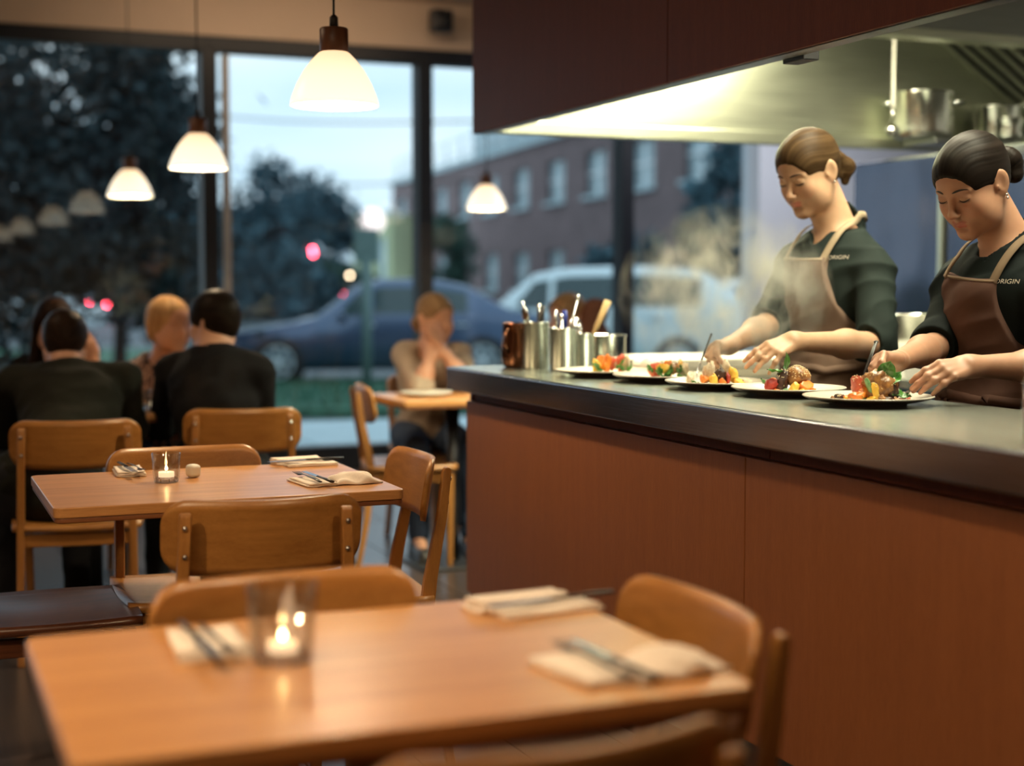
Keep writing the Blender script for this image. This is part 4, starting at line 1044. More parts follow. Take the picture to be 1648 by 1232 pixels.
# ================================================================== chairs and tables
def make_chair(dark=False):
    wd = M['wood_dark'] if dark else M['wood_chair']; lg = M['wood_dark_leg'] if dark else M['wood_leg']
    t = thing('dining_chair', 'x', 'chair')
    # chair looks along +Y; origin on the floor under the seat centre
    def seat_fn(u, v):
        x = (u - 0.5) * 2; y = (v - 0.5) * 2
        xs = x * math.sqrt(max(0, 1 - 0.10 * y * y)); ys = y * math.sqrt(max(0, 1 - 0.10 * x * x))
        return Vector((xs * 0.215, ys * 0.205, 0.455 - 0.012 * (1 - x * x) * (1 - y * y) + 0.006 * x * x))
    MB().grid(lambda u, v: seat_fn(v, u), 12, 12, -0.0).build('tmp', None) if False else None
    MB().grid(lambda u, v: seat_fn(u, v), 12, 12, 0.022).build('seat', wd, t)
    def back_fn(u, v):
        W_, H_, r = 0.212, 0.080, 0.055
        x = math.sin((u - 0.5) * PI) * W_; ax = abs(x)
        hh = H_ if ax < W_ - r else H_ - r + math.sqrt(max(0.0, r * r - (ax - (W_ - r)) ** 2))
        hh = max(hh, 0.024)
        sag = -0.006 * (1 - (x / W_) ** 2)
        z = 0.728 + (v * 2 - 1) * hh + (sag if v > 0.5 else sag)
        return Vector((x, -0.225 + 0.050 * (x / W_) ** 2 - 0.16 * (z - 0.728), z))
    MB().grid(back_fn, 24, 8, 0.013).build('backrest', wd, t)
    for s in (-1, 1):
        MB().bar((s * 0.172, 0.165, 0), (s * 0.180, 0.165, 0.432), 0.024, 0.024, 0.034, 0.034).build('leg', lg, t, bevel=0.005)
        mb = MB(); x = s * 0.182
        prof = [(-0.245, 0.0, 0.024), (-0.205, 0.22, 0.030), (-0.180, 0.42, 0.036), (-0.190, 0.50, 0.034), (-0.222, 0.66, 0.026), (-0.2375, 0.775, 0.022), (-0.2385, 0.785, 0.012)]
        vs = []; xs = [0, 0, -0.002, -0.004, -0.010, -0.015, -0.015]
        for (y, z, w), dx in zip(prof, xs):
            for i, j in ((-1, -1), (1, -1), (1, 1), (-1, 1)): vs.append(Vector((x + s * dx + i * 0.0125, y + j * w / 2, z)))
        fs = [(0, 3, 2, 1), (24, 25, 26, 27)] + [(q * 4 + k, q * 4 + (k + 1) % 4, q * 4 + 4 + (k + 1) % 4, q * 4 + 4 + k) for q in range(6) for k in range(4)]
        mb.add(vs, fs); p = mb.build('post', lg, t, bevel=0.004)
        for zz, yy in ((0.755, -0.2475), (0.695, -0.2405)):
            MB().lathe([(0.0055, -0.002), (0.0055, 0.0015), (0.0, 0.003)], 12, (x - s * 0.013, yy, zz), Matrix.Rotation(PI / 2, 3, 'X')).build('bolt', M['chrome'], p)
    for a, b in (((-0.17, 0.165, 0.405), (0.17, 0.165, 0.405)), ((-0.17, -0.175, 0.405), (0.17, -0.175, 0.405))):
        MB().bar(a, b, 0.018, 0.045, side=(0, 1, 0)).build('seat_rail', wd, t, bevel=0.003)
    for s in (-1, 1): MB().bar((s * 0.178, -0.16, 0.405), (s * 0.178, 0.15, 0.405), 0.018, 0.045).build('seat_rail', wd, t, bevel=0.003)
    return t
def face(vx, vy): return math.atan2(-vx, vy)                     # rz so that +Y looks along (vx, vy)
ch = make_chair(); uc = []
def chair(bx, by, rz, lab, group=None):
    """bx,by: middle of the backrest"""
    f = Vector((-math.sin(rz), math.cos(rz)))
    return place(ch, uc, (bx + f.x * 0.235, by + f.y * 0.235, 0), rz, lab, group)
G1, G2, G3 = 'chairs at the nearest table', 'chairs at the middle table', 'chairs at the far tables'
chair(0.54, 2.275, PI + R(2), 'oak chair behind the nearest table, tucked in, backrest above the candle glass', G1)
chair(1.085, 1.85, PI / 2 + R(-2), 'oak chair at the right end of the nearest table, beside the counter front', G1)
chair(0.60, 1.275, R(2), 'oak chair in front of the nearest table, only its blurred top rail in view', G1)
chair(0.70, 3.035, R(-4), 'oak chair in front of the middle table, its bolted back towards the viewer', G2)
chair(0.72, 4.16, PI, 'oak chair behind the middle table, facing the viewer', G2)
chair(1.30, 3.74, PI / 2 - R(4), 'oak chair at the right end of the middle table near the counter', G2)
chair(0.53, 5.05, R(-8), 'oak chair under the man in the olive jacket', G3)
chair(1.14, 5.30, R(-10), 'oak chair under the man in the black suit', G3)
pI = at_z(572, 617, 0.81)
chair(pI.x, pI.y, -PI / 2 - R(12), 'empty oak chair by the window, left of the small far table', G3)
chair(2.42, 7.12, PI + R(15), 'oak chair under the woman with clasped hands', G3)
chair(0.20, 6.62, PI, 'oak chair under the woman with long dark hair', G3)
chair(1.02, 6.66, PI, 'oak chair under the blonde woman in the floral blouse', G3)
chair(3.50, 6.95, PI / 2, 'chair under the diner seated beyond the utensil pots', G3)
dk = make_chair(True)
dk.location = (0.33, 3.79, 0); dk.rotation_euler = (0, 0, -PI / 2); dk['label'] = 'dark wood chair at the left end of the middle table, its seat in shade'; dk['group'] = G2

def table(label, x0, x1, y0, y1, h=0.755, leg=True, group=None):
    cx, cy = (x0 + x1) / 2, (y0 + y1) / 2; w, d = x1 - x0, y1 - y0
    t = thing('dining_table', label, 'table', (cx, cy, 0), 0, group)
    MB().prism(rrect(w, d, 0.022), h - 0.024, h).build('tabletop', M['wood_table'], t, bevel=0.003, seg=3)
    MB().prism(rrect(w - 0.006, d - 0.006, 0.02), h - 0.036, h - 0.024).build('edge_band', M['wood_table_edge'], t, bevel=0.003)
    MB().lathe([(0.031, 0.012), (0.031, h - 0.05), (0.0, h - 0.05)], 24).build('column', M['black_metal'], t)
    MB().box((0, 0, h - 0.043), (0.30, 0.30, 0.012)).build('mounting_plate', M['black_metal'], t)
    MB().prism(rrect(0.42, 0.42, 0.03), 0, 0.012).build('base_plate', M['black_metal'], t, bevel=0.003)
    return t
table('nearest oak table with candle glass, empty and laid with folded napkins', 0.155, 0.975, 1.565, 2.175)
table('middle oak table with candle glass, laid for guests, in front of the diners', 0.31, 1.13, 3.42, 4.045)
table('far oak table between the two men and two women', 0.10, 1.32, 5.86, 6.36)
table('small far table where the woman with clasped hands sits', 1.98, 2.62, 6.02, 6.55)
table('far table hidden beyond the counter, before the diner at the window', 2.78, 3.20, 6.62, 7.22)

# ------------------------------------------------------------------ things on the tables
TZ = 0.755
def cutlery(kind, label, loc, rz, group=None, tilt=0.0, mat='flatware'):
    t = thing(kind, label, 'cutlery', loc, rz, group)
    if kind == 'fork':
        L = [(0, -0.105, 0.002), (0, -0.05, 0.0045), (0, 0.02, 0.006), (0, 0.045, 0.004), (0, 0.055, 0.003)]
        MB().tube(L, [0.0050, 0.0042, 0.0024, 0.0040, 0.0085], 8, flat=0.35, up=(0, 0, 1)).build('handle', M['black_metal' if mat == 'black' else mat], t)
        for k in range(4):
            x = (k - 1.5) * 0.0053
            MB().tube([(x * 0.9, 0.053, 0.003), (x, 0.070, 0.0045), (x, 0.090, 0.006)], [0.0017, 0.0013, 0.0007], 6).build('tine', M['flatware'], t)
    else:
        MB().tube([(0, -0.11, 0.004), (0, -0.06, 0.0052), (0, 0.0, 0.005)], [0.0055, 0.0050, 0.0042], 8, flat=0.6, up=(0, 0, 1)).build('handle', M['black_metal' if mat == 'black' else mat], t)
        MB().box((0.001, 0.055, 0.0045), (0.015, 0.112, 0.0014)).build('blade', M['flatware'], t, bevel=0.0006)
    return t
def napkin(label, loc, w, d, rz=0, layers=3, group=None, puff=0.004, seed=0):
    rnd = random.Random(seed); mb = MB()
    for k in range(layers):
        z = 0.0012 + k * puff; a, b, c = rnd.uniform(0, 6), rnd.uniform(0, 6), rnd.uniform(-0.004, 0.004)
        def fn(u, v, z=z, a=a, b=b, c=c, k=k):
            x = (u - 0.5) * (w - k * 0.004) + c; y = (v - 0.5) * (d - k * 0.004) - c
            return Vector((x, y, z + 0.0035 + 0.0014 * math.sin(8 * u + a) * math.sin(6 * v + b) + 0.006 * (k == layers - 1) * max(0, abs(u - 0.5) - 0.38)))
        mb.grid(lambda u, v: fn(u, v), 10, 10, 0.0035)
    o = mb.build('napkin', M['linen'], None, loc); o.rotation_euler = (0, 0, rz)
    return tag(o, label, 'napkin', group)
def crumple(label, loc, w, d, rz=0, seed=0):
    rnd = random.Random(seed); f = [(rnd.uniform(6, 16), rnd.uniform(6, 16), rnd.uniform(0, 6)) for _ in range(4)]
    def fn(u, v):
        x = (u - 0.5); y = (v - 0.5); e = max(0.0, 1 - 4 * x * x) * max(0.0, 1 - 4 * y * y)
        h = 0.004 + 0.020 * e ** 0.5 + sum(0.0035 * math.sin(a * x + b * y + c) for a, b, c in f) * e ** 0.3
        return Vector((x * w * (1 + 0.10 * math.sin(9 * y)), y * d * (1 + 0.12 * math.sin(7 * x + 1)), max(h, 0.004)))
    o = MB().grid(fn, 20, 16, 0.0035).build('napkin', M['linen'], None, loc); o.rotation_euler = (0, 0, rz)
    return tag(o, label, 'napkin')
def ang(p, q): d_ = q - p; return math.atan2(d_.y, d_.x) - PI / 2
M['wax'] = mat_emit('wax', (1.0, 0.72, 0.42), 1.1)
M['flame'] = mat_emit('flame', (1.0, 0.62, 0.25), 45)
def candle_glass(label, loc, r=0.037, h=0.085):
    t = thing('candle_glass', label, 'candle', loc)
    MB().lathe([(r * 0.80, 0.0), (r * 0.84, 0.004), (r * 0.88, 0.012), (r, h - 0.001), (r - 0.0008, h), (r - 0.0018, h - 0.001), (r * 0.86 - 0.002, 0.014), (0.0, 0.0125)], 36).build('tumbler', M['glass_clear'], t)
    mb = MB()
    for k in range(10):
        a = 2 * PI * k / 10; mb.box((r * 0.70 * math.cos(a), r * 0.70 * math.sin(a), 0.0065), (0.006, 0.012, 0.0085), (0, 0, a))
    mb.build('faceted_base', M['glass_base'], t, bevel=0.001)['kind'] = 'stuff'
    MB().lathe([(0.0195, 0.0135), (0.0195, 0.026), (0.018, 0.026), (0.0, 0.0245)], 24).build('tea_light', M['wax'], t)
    MB().lathe([(0.0, 0.0), (0.0030, 0.003), (0.0036, 0.006), (0.0022, 0.010), (0.0, 0.014)], 12, (0, 0, 0.0285)).build('flame', M['flame'], t)
    MB().tube([(0, 0, 0.024), (0, 0, 0.031)], 0.0007, 5).build('wick', M['black'], t)
    return t
m, nt, b = new_mat('glass_base'); b.inputs['Transmission Weight'].default_value = 1.0; b.inputs['Roughness'].default_value = 0.02; b.inputs['IOR'].default_value = 1.5; b.inputs['Base Color'].default_value = (0.9, 0.93, 1, 1)
M['glass_base'] = m
def tz(px, py, z=TZ): p = at_z(px, py, z); return p
NG, MG = 'place settings on the nearest table', 'place settings on the middle table'
# nearest table
a, b_ = tz(312, 1008), tz(365, 1085)
c_ = (a + b_) / 2
napkin('folded napkin under fork and knife left of the candle on the nearest table', (c_.x, c_.y + 0.005, TZ), 0.10, 0.150, R(-4), 3, seed=1)
cutlery('fork', 'fork on the left napkin of the nearest table', (c_.x + 0.006, c_.y - 0.03, TZ + 0.0165), PI + R(2), mat='black')
cutlery('knife', 'dark handled knife on the left napkin of the nearest table', (c_.x - 0.018, c_.y - 0.02, TZ + 0.0165), PI + R(2), mat='black')
p = tz(458, 1066); candle_glass('candle glass on the nearest table', (p.x, p.y + 0.01, TZ), 0.0465, 0.104)
p = tz(848, 978); napkin('napkin stack at the far right corner of the nearest table', (p.x - 0.005, p.y + 0.018, TZ), 0.165, 0.062, R(6), 4, seed=2)
q = napkin('flat napkin under the knife at the back of the nearest table', (p.x + 0.02, p.y - 0.035, TZ), 0.170, 0.055, R(6), 2, seed=3)
cutlery('knife', 'dark handled knife on the back napkin of the nearest table', (p.x + 0.032, p.y - 0.026, TZ + 0.0125), -PI / 2 + PI + R(8), mat='black')
a, b_ = tz(900, 1035), tz(1005, 1122); c_ = (a + b_) / 2
napkin('flat napkin under the fork at the right front of the nearest table', (c_.x, c_.y - 0.012, TZ), 0.105, 0.150, R(8), 2, seed=4)
cutlery('fork', 'dark handled fork at the right front of the nearest table', (c_.x - 0.002, c_.y - 0.0, TZ + 0.0125), R(4), mat='black')
cutlery('knife', 'knife beside the fork at the right front of the nearest table', (c_.x + 0.022, c_.y - 0.02, TZ + 0.0125), R(4), mat='black')
p = tz(1072, 1078); crumple('crumpled cream napkin near the right edge of the nearest table', (p.x, p.y, TZ), 0.135, 0.095, R(10), 5)
# middle table
p = tz(208, 762)
napkin('folded napkin under fork and knife left of the candle on the middle table', (p.x, p.y, TZ), 0.075, 0.15, R(-3), 3, seed=6)
cutlery('fork', 'fork on the left napkin of the middle table', (p.x + 0.014, p.y - 0.02, TZ + 0.0165), PI + R(3), mat='black')
cutlery('knife', 'knife on the left napkin of the middle table', (p.x - 0.008, p.y - 0.015, TZ + 0.0165), PI + R(3), mat='black')
p = tz(269, 776); candle_glass('candle glass on the middle table', (p.x, p.y + 0.01, TZ), 0.0365, 0.074)
p = tz(311, 768); o = MB().box((0, 0, 0.018), (0.034, 0.034, 0.034)).build('salt_cellar', M['ceramic_white'], None, (p.x, p.y, TZ), bevel=0.011, seg=4); o.rotation_euler = (0, 0, R(20)); tag(o, 'small rounded white cube right of the candle on the middle table', 'salt cellar')
p = tz(486, 746); napkin('napkin stack at the far right corner of the middle table', (p.x - 0.01, p.y + 0.01, TZ), 0.14, 0.07, R(4), 4, seed=7)
napkin('flat napkin under the knife at the back of the middle table', (p.x + 0.015, p.y - 0.055, TZ), 0.14, 0.05, R(4), 2, seed=8)
cutlery('knife', 'dark handled knife on the back napkin of the middle table', (p.x + 0.0, p.y - 0.05, TZ + 0.0125), PI / 2 + R(8), mat='black')
p = tz(500, 776); napkin('flat napkin under fork and knife at the right front of the middle table', (p.x, p.y - 0.02, TZ), 0.075, 0.15, R(6), 2, seed=9)
cutlery('fork', 'fork at the right front of the middle table', (p.x - 0.010, p.y - 0.0, TZ + 0.0125), R(4), mat='black')
cutlery('knife', 'knife at the right front of the middle table', (p.x + 0.013, p.y - 0.02, TZ + 0.0125), R(4), mat='black')
p = tz(562, 775); crumple('folded cream napkin at the right edge of the middle table', (p.x + 0.005, p.y - 0.01, TZ), 0.115, 0.11, R(6), 11)
# ================================================================== plates, food and tools on the pass
CT = 0.972
M['sear'] = None
def food_mat(name, lo, hi, scale=60, rough=0.42, coat=0.22, bump=0.6):
    m, nt, b = new_mat(name); f = tex_noise(nt, scale, detail=5, rough=0.65)
    nt.links.new(ramp(nt, f, [(0.35, lo), (0.65, hi)]), b.inputs['Base Color']); b.inputs['Roughness'].default_value = rough; b.inputs['Coat Weight'].default_value = coat
    b.inputs['Subsurface Weight'].default_value = 0.0
    add_bump(nt, b, f, bump, 0.0015); return m
M['seared'] = food_mat('seared', (0.13, 0.045, 0.012), (0.50, 0.24, 0.07), 45)
M['charred'] = food_mat('charred', (0.018, 0.010, 0.008), (0.10, 0.04, 0.02), 60)
M['carrot'] = food_mat('carrot', (0.70, 0.16, 0.02), (0.90, 0.30, 0.04), 30)
M['squash'] = food_mat('squash', (0.72, 0.38, 0.03), (0.90, 0.60, 0.10), 30)
M['beet'] = food_mat('beet', (0.22, 0.012, 0.008), (0.50, 0.05, 0.03), 35)
M['tomato'] = food_mat('tomato', (0.45, 0.06, 0.03), (0.70, 0.16, 0.07), 30)
M['leaf'] = food_mat('leaf', (0.015, 0.09, 0.012), (0.08, 0.28, 0.035), 50, 0.35, 0.3)
M['leaf_pale'] = food_mat('leaf_pale', (0.10, 0.28, 0.10), (0.30, 0.50, 0.25), 60, 0.35, 0.3)
M['cream_food'] = food_mat('cream_food', (0.55, 0.42, 0.26), (0.82, 0.74, 0.58), 60)
M['seed'] = mat_plain('seed', (0.80, 0.68, 0.42), 0.4)
M['sauce'] = food_mat('sauce', (0.30, 0.05, 0.01), (0.55, 0.14, 0.04), 30, 0.12, 1.0)

def chunk(mb, c, r, seed, n=16, m=10, rough=0.18, cut=None):
    rnd = random.Random(seed); q = [(Vector((rnd.gauss(0, 1), rnd.gauss(0, 1), rnd.gauss(0, 1))).normalized(), rnd.uniform(2, 7), rnd.uniform(0, 6)) for _ in range(5)]
    q2 = [(Vector((rnd.gauss(0, 1), rnd.gauss(0, 1), rnd.gauss(0, 1))).normalized(), rnd.uniform(9, 16), rnd.uniform(0, 6)) for _ in range(4)]
    cuts = [(Vector((rnd.gauss(0, 1), rnd.gauss(0, 1), rnd.gauss(0, 0.7))).normalized(), rnd.uniform(0.45, 0.75)) for _ in range(6)]
    b0 = len(mb.v); mb.ball((0, 0, 0), 1.0, n, m); R3 = Euler((rnd.uniform(-.5, .5), rnd.uniform(-.5, .5), rnd.uniform(0, 6))).to_matrix()
    for i in range(b0, len(mb.v)):
        v = Vector(mb.v[i]); d = 1 + rough * sum(math.sin(f * v.dot(a) + p) for a, f, p in q) / 2.2 + 0.055 * sum(math.sin(f * v.dot(a) + p) for a, f, p in q2) * (rough > 0.07)
        if cut:
            v = v * d; d = 1.0
            for a_, l_ in cuts:
                e_ = v.dot(a_) - l_
                if e_ > 0: v = v - a_ * e_ * 0.9
        w = Vector((v.x * r[0], v.y * r[1], v.z * r[2])) * d
        mb.v[i] = tuple(w + Vector(c))
def bit(name, label, cat, loc, r, mat, seed, group, rough=0.18, rot=(0, 0, 0), seeds=0, parent=None):
    mb = MB(); cutit = mat in ('carrot', 'squash', 'tomato', 'beet', 'cream_food'); chunk(mb, (0, 0, 0), tuple(q * (1.18 if cutit else 1.0) for q in r), seed, rough=rough, n=24, m=16, cut=cutit)
    o = mb.build(name, M[mat], None, loc); o.rotation_euler = rot; tag(o, label, cat, group)
    if seeds:
        rnd = random.Random(seed + 5); ms = MB(); me = o.data; fs = [p for p in me.polygons if p.normal.z > 0.1]
        for _ in range(seeds):
            f = rnd.choice(fs); v = [me.vertices[i].co for i in f.vertices]; w = [rnd.random() for _ in v]; sw = sum(w); p = sum((a * (b / sw) for a, b in zip(v, w)), Vector())
            nrm_ = f.normal; e = Vector((rnd.gauss(0, 1), rnd.gauss(0, 1), rnd.gauss(0, 1))); e = (e - nrm_ * e.dot(nrm_)).normalized(); k = nrm_.cross(e)
            Mx = Matrix((e, k, nrm_)).transposed(); ms.ball(p + nrm_ * 0.0006, (0.0022, 0.0012, 0.0009), 6, 4, Mx)
        so = ms.build('sesame_seeds', M['seed'], o); so['kind'] = 'stuff'
    return o
def leaf(label, loc, L, Wd, rot, mat='leaf', group=None, seed=0, curl=0.5):
    rnd = random.Random(seed); ph = rnd.uniform(0, 6)
    def fn(u, v):
        x = (u - 0.5) * 2; w = Wd * math.sin(PI * min(1, max(0, v)) ** 0.8) * 0.5
        a = curl * (v - 0.2) * 1.6
        y = L * v
        return Vector((x * w, y * math.cos(a), L * 0.9 * v * math.sin(a) + abs(x) * w * 0.55 + 0.0022 * math.sin(14 * v + ph + x * 2)))
    o = MB().grid(fn, 8, 12, 0.0007).build('herb_leaf', M[mat], None, loc); o.rotation_euler = rot
    rb = MB().tube([fn(0.5, v / 8) + Vector((0, 0, 0.0005)) for v in range(-0, 8)], [0.0011 - 0.0001 * k for k in range(8)], 6).build('midrib', M['leaf_pale'], o)
    return tag(o, label, 'leaf', group)

def plate(label, x, y, r=0.146):
    t = thing('dinner_plate', label, 'plate', (x, y, CT), 0, 'cream plates on the pass')
    f = r * 0.60
    MB().lathe([(f * 0.86, 0.0), (f * 0.96, 0.0), (f, 0.004), (r * 0.90, 0.0135), (r * 0.985, 0.0185), (r, 0.0205), (r * 0.992, 0.0225), (r * 0.97, 0.0225), (r * 0.88, 0.0175), (f * 1.08, 0.009), (f * 0.98, 0.0072), (0.0, 0.0068)], 64).build('rim', M['ceramic'], t)
    return t
PX = [(1.98, 4.085), (2.035, 3.80), (2.04, 3.493), (2.075, 3.205), (2.085, 2.885)]
names = ['plate furthest along the pass, beside the utensil pots', 'second plate from the utensil pots, heaped with greens', 'middle plate, under the hands of the cook with the ponytail',
         'plate with the seeded round piece, between the two cooks', 'plate nearest the viewer, under the tweezers']
for (x, y), n_ in zip(PX, names): plate('cream stoneware ' + n_, x, y, 0.151 if y < 3 else 0.144)
PZ = CT + 0.0075
SHORT = ['the furthest plate', 'the second plate from the utensils', 'the middle plate', 'the plate between the cooks', 'the nearest plate']
def on(i, px, py, dz=0.0):
    """point on plate i seen at pixel column px, dz above the plate; row gives depth through the plate centre line"""
    r, _ = ray(px, 600); x, y = PX[i]
    # walk the line of sight on the plan to the point nearest the plate centre, then shift by py (metres towards the room)
    d2 = Vector((r.x, r.y)).normalized(); p = Vector((x, y)); q = d2 * p.dot(d2) - d2 * py
    return Vector((q.x, q.y, PZ + dz))
# nearest plate: glazed piece with tomato, leaf, carrot, tweezered leaf on top
g = 'food on the nearest plate'
N = SHORT[4]
bit('glazed_meat', 'golden seared round piece with sesame at the centre of ' + N, 'food', on(4, 1414, -0.005, 0.036), (0.040, 0.035, 0.038), 'seared', 11, g, 0.08, seeds=110)
bit('glazed_meat', 'dark charred piece behind the seared piece on ' + N, 'food', on(4, 1432, -0.012, 0.027), (0.022, 0.026, 0.028), 'charred', 12, g, 0.14, seeds=25)
bit('tomato_slice', 'red slice at the left of the pile on ' + N, 'food', on(4, 1382, 0.0, 0.032), (0.017, 0.020, 0.028), 'tomato', 13, g, 0.10, seeds=40)
bit('carrot_chunk', 'bright orange chunk at the front of ' + N, 'food', on(4, 1384, 0.030, 0.012), (0.022, 0.015, 0.014), 'carrot', 14, g)
bit('carrot_chunk', 'small orange chunk at the front left of ' + N, 'food', on(4, 1368, 0.020, 0.007), (0.012, 0.010, 0.008), 'carrot', 15, g)
bit('carrot_chunk', 'pale orange chunk leaning on the red slice of ' + N, 'food', on(4, 1392, 0.020, 0.022), (0.014, 0.010, 0.012), 'carrot', 16, g)
bit('mushroom_piece', 'dark speckled piece at the left edge of the food on ' + N, 'food', on(4, 1352, 0.005, 0.007), (0.014, 0.012, 0.008), 'charred', 17, g, seeds=16)
bit('mushroom_piece', 'brown crumb left of the dark piece on ' + N, 'food', on(4, 1342, 0.005, 0.005), (0.007, 0.008, 0.006), 'seared', 18, g)
bit('squash_chunk', 'yellow slice leaning on the seared piece on ' + N, 'food', on(4, 1409, 0.028, 0.022), (0.010, 0.008, 0.024), 'squash', 19, g, 0.08, (0, R(-20), 0), seeds=10)
bit('zucchini_slice', 'pale green slice across the seared piece on ' + N, 'food', on(4, 1400, 0.024, 0.034), (0.007, 0.007, 0.026), 'leaf_pale', 20, g, 0.06, (0, R(-28), 0))
leaf('bright basil leaf standing on top of the pile on ' + N, on(4, 1420, 0.005, 0.045), 0.055, 0.042, (R(62), R(20), R(-30)), 'leaf', None, 3, 0.5)
leaf('second basil leaf leaning right on ' + N, on(4, 1424, 0.010, 0.038), 0.055, 0.040, (R(20), R(25), R(-75)), 'leaf', None, 4, 0.3)
leaf('dark leaf hanging down the right side of the pile on ' + N, on(4, 1437, 0.015, 0.018), 0.050, 0.030, (R(-20), R(30), R(-100)), 'leaf', None, 5, 0.2)
leaf('small green leaf under the seared piece on ' + N, on(4, 1396, 0.035, 0.004), 0.03, 0.022, (R(15), R(0), R(40)), 'leaf', None, 6, 0.2)
for k, (dx, f_) in enumerate(((1452, 0.01), (1458, 0.0), (1463, 0.012), (1455, -0.012))):
    bit('minced_garnish', 'small pale shreds under the fork on ' + N, 'food', on(4, dx, f_, 0.005), (0.008, 0.006, 0.005), 'cream_food' if k % 2 else 'tomato', 30 + k, 'garnish shreds under the fork', 0.3)
for k, (px, f_, dz, mt) in enumerate(((1374, 0.036, 0.006, 'leaf_pale'), (1402, 0.040, 0.006, 'squash'), (1428, 0.036, 0.007, 'charred'), (1364, 0.03, 0.005, 'squash'), (1442, 0.028, 0.006, 'seared'), (1420, 0.038, 0.010, 'seared'))):
    bit({'leaf_pale': 'herb_scrap', 'squash': 'squash_scrap', 'charred': 'charred_scrap', 'seared': 'crust_scrap'}[mt], 'small ' + {'leaf_pale': 'green', 'squash': 'yellow', 'charred': 'dark', 'seared': 'brown'}[mt] + ' scrap at the foot of the food on ' + N, 'food', on(4, px, f_, dz), (0.010, 0.008, 0.006), mt, 160 + k, 'small scraps on ' + N, 0.3)
# plate between the cooks
g = 'food on the plate between the cooks'; N = SHORT[3]
bit('seeded_roll', 'golden round piece crusted with sesame on ' + N, 'food', on(3, 1283, -0.01, 0.040), (0.034, 0.030, 0.026), 'seared', 41, g, 0.05, seeds=260)
bit('carrot_chunk', 'orange block under the right side of the seeded piece on ' + N, 'food', on(3, 1298, 0.012, 0.014), (0.020, 0.018, 0.015), 'carrot', 42, g, 0.08)
bit('squash_chunk', 'yellow chunk at the front middle of ' + N, 'food', on(3, 1277, 0.035, 0.012), (0.014, 0.011, 0.014), 'squash', 43, g, 0.1)
bit('charred_beet', 'dark glazed piece left of the seeded piece on ' + N, 'food', on(3, 1258, 0.008, 0.026), (0.017, 0.018, 0.030), 'charred', 44, g, 0.12, (0, R(15), 0), seeds=60)
bit('beet_wedge', 'deep red wedge at the left of the food on ' + N, 'food', on(3, 1244, 0.015, 0.015), (0.018, 0.014, 0.019), 'beet', 45, g, 0.08, (0, R(35), 0))
bit('squash_chunk', 'thin yellow slice behind the red wedge, ' + N, 'food', on(3, 1239, -0.015, 0.014), (0.010, 0.012, 0.014), 'squash', 46, g)
bit('tomato_slice', 'small red piece lying right of the food on ' + N, 'food', on(3, 1320, 0.012, 0.004), (0.014, 0.010, 0.004), 'tomato', 47, g)
leaf('bright leaf curling up from the top of the food on ' + N, on(3, 1262, 0.005, 0.055), 0.05, 0.016, (R(30), 0, R(-60)), 'leaf', None, 7, 0.7)
leaf('bright leaf lying left on top of the food on ' + N, on(3, 1262, 0.01, 0.052), 0.045, 0.022, (R(-5), 0, R(70)), 'leaf', None, 8, 0.2)
leaf('small leaf at the far left of the food on ' + N, on(3, 1235, 0.0, 0.012), 0.028, 0.018, (R(40), 0, R(40)), 'leaf', None, 9, 0.2)
for k, (px, f_, dz, mt) in enumerate(((1268, 0.03, 0.006, 'leaf_pale'), (1290, 0.034, 0.005, 'squash'), (1250, 0.03, 0.005, 'carrot'), (1308, 0.02, 0.006, 'carrot'), (1246, -0.01, 0.028, 'carrot'))):
    bit({'leaf_pale': 'herb_scrap', 'squash': 'squash_scrap', 'carrot': 'carrot_scrap'}[mt], 'small ' + {'leaf_pale': 'green', 'squash': 'yellow', 'carrot': 'orange'}[mt] + ' scrap at the foot of the food on ' + N, 'food', on(3, px, f_, dz), (0.009, 0.007, 0.006), mt, 140 + k, 'small scraps on ' + N, 0.3)
# middle plate
g = 'food on the middle plate'; N = SHORT[2]
spec = [(1144, 0, 0.030, (0.016, 0.014, 0.026), 'cream_food', 0.25), (1158, 0.01, 0.026, (0.015, 0.014, 0.022), 'charred', 0.2), (1170, 0.0, 0.028, (0.014, 0.014, 0.026), 'cream_food', 0.25),
        (1132, 0.012, 0.013, (0.012, 0.012, 0.014), 'carrot', 0.1), (1164, 0.026, 0.010, (0.011, 0.010, 0.010), 'carrot', 0.1), (1180, 0.01, 0.026, (0.012, 0.012, 0.022), 'squash', 0.15),
        (1190, 0.015, 0.010, (0.018, 0.014, 0.010), 'squash', 0.3), (1148, 0.024, 0.014, (0.012, 0.010, 0.016), 'squash', 0.2), (1202, 0.005, 0.009, (0.014, 0.012, 0.010), 'cream_food', 0.2),
        (1136, -0.01, 0.028, (0.013, 0.012, 0.014), 'cream_food', 0.25), (1172, 0.022, 0.016, (0.007, 0.007, 0.016), 'beet', 0.15)]
desc = {'cream_food': 'pale seared morsel', 'charred': 'dark charred morsel', 'carrot': 'orange cube', 'squash': 'yellow squash piece', 'beet': 'dark red sliver', 'tomato': 'red piece', 'seared': 'golden morsel'}
nm = {'cream_food': 'seared_morsel', 'charred': 'charred_morsel', 'carrot': 'carrot_chunk', 'squash': 'squash_chunk', 'beet': 'beet_sliver', 'tomato': 'tomato_slice', 'seared': 'golden_morsel'}
for k, (px, f_, dz, r_, mt, rg) in enumerate(spec):
    bit(nm[mt], desc[mt] + ' in the pile on ' + N, 'food', on(2, px, f_, dz), r_, mt, 60 + k, desc[mt] + 's on ' + N, rg, seeds=14 if mt in ('cream_food', 'charred') else 0)
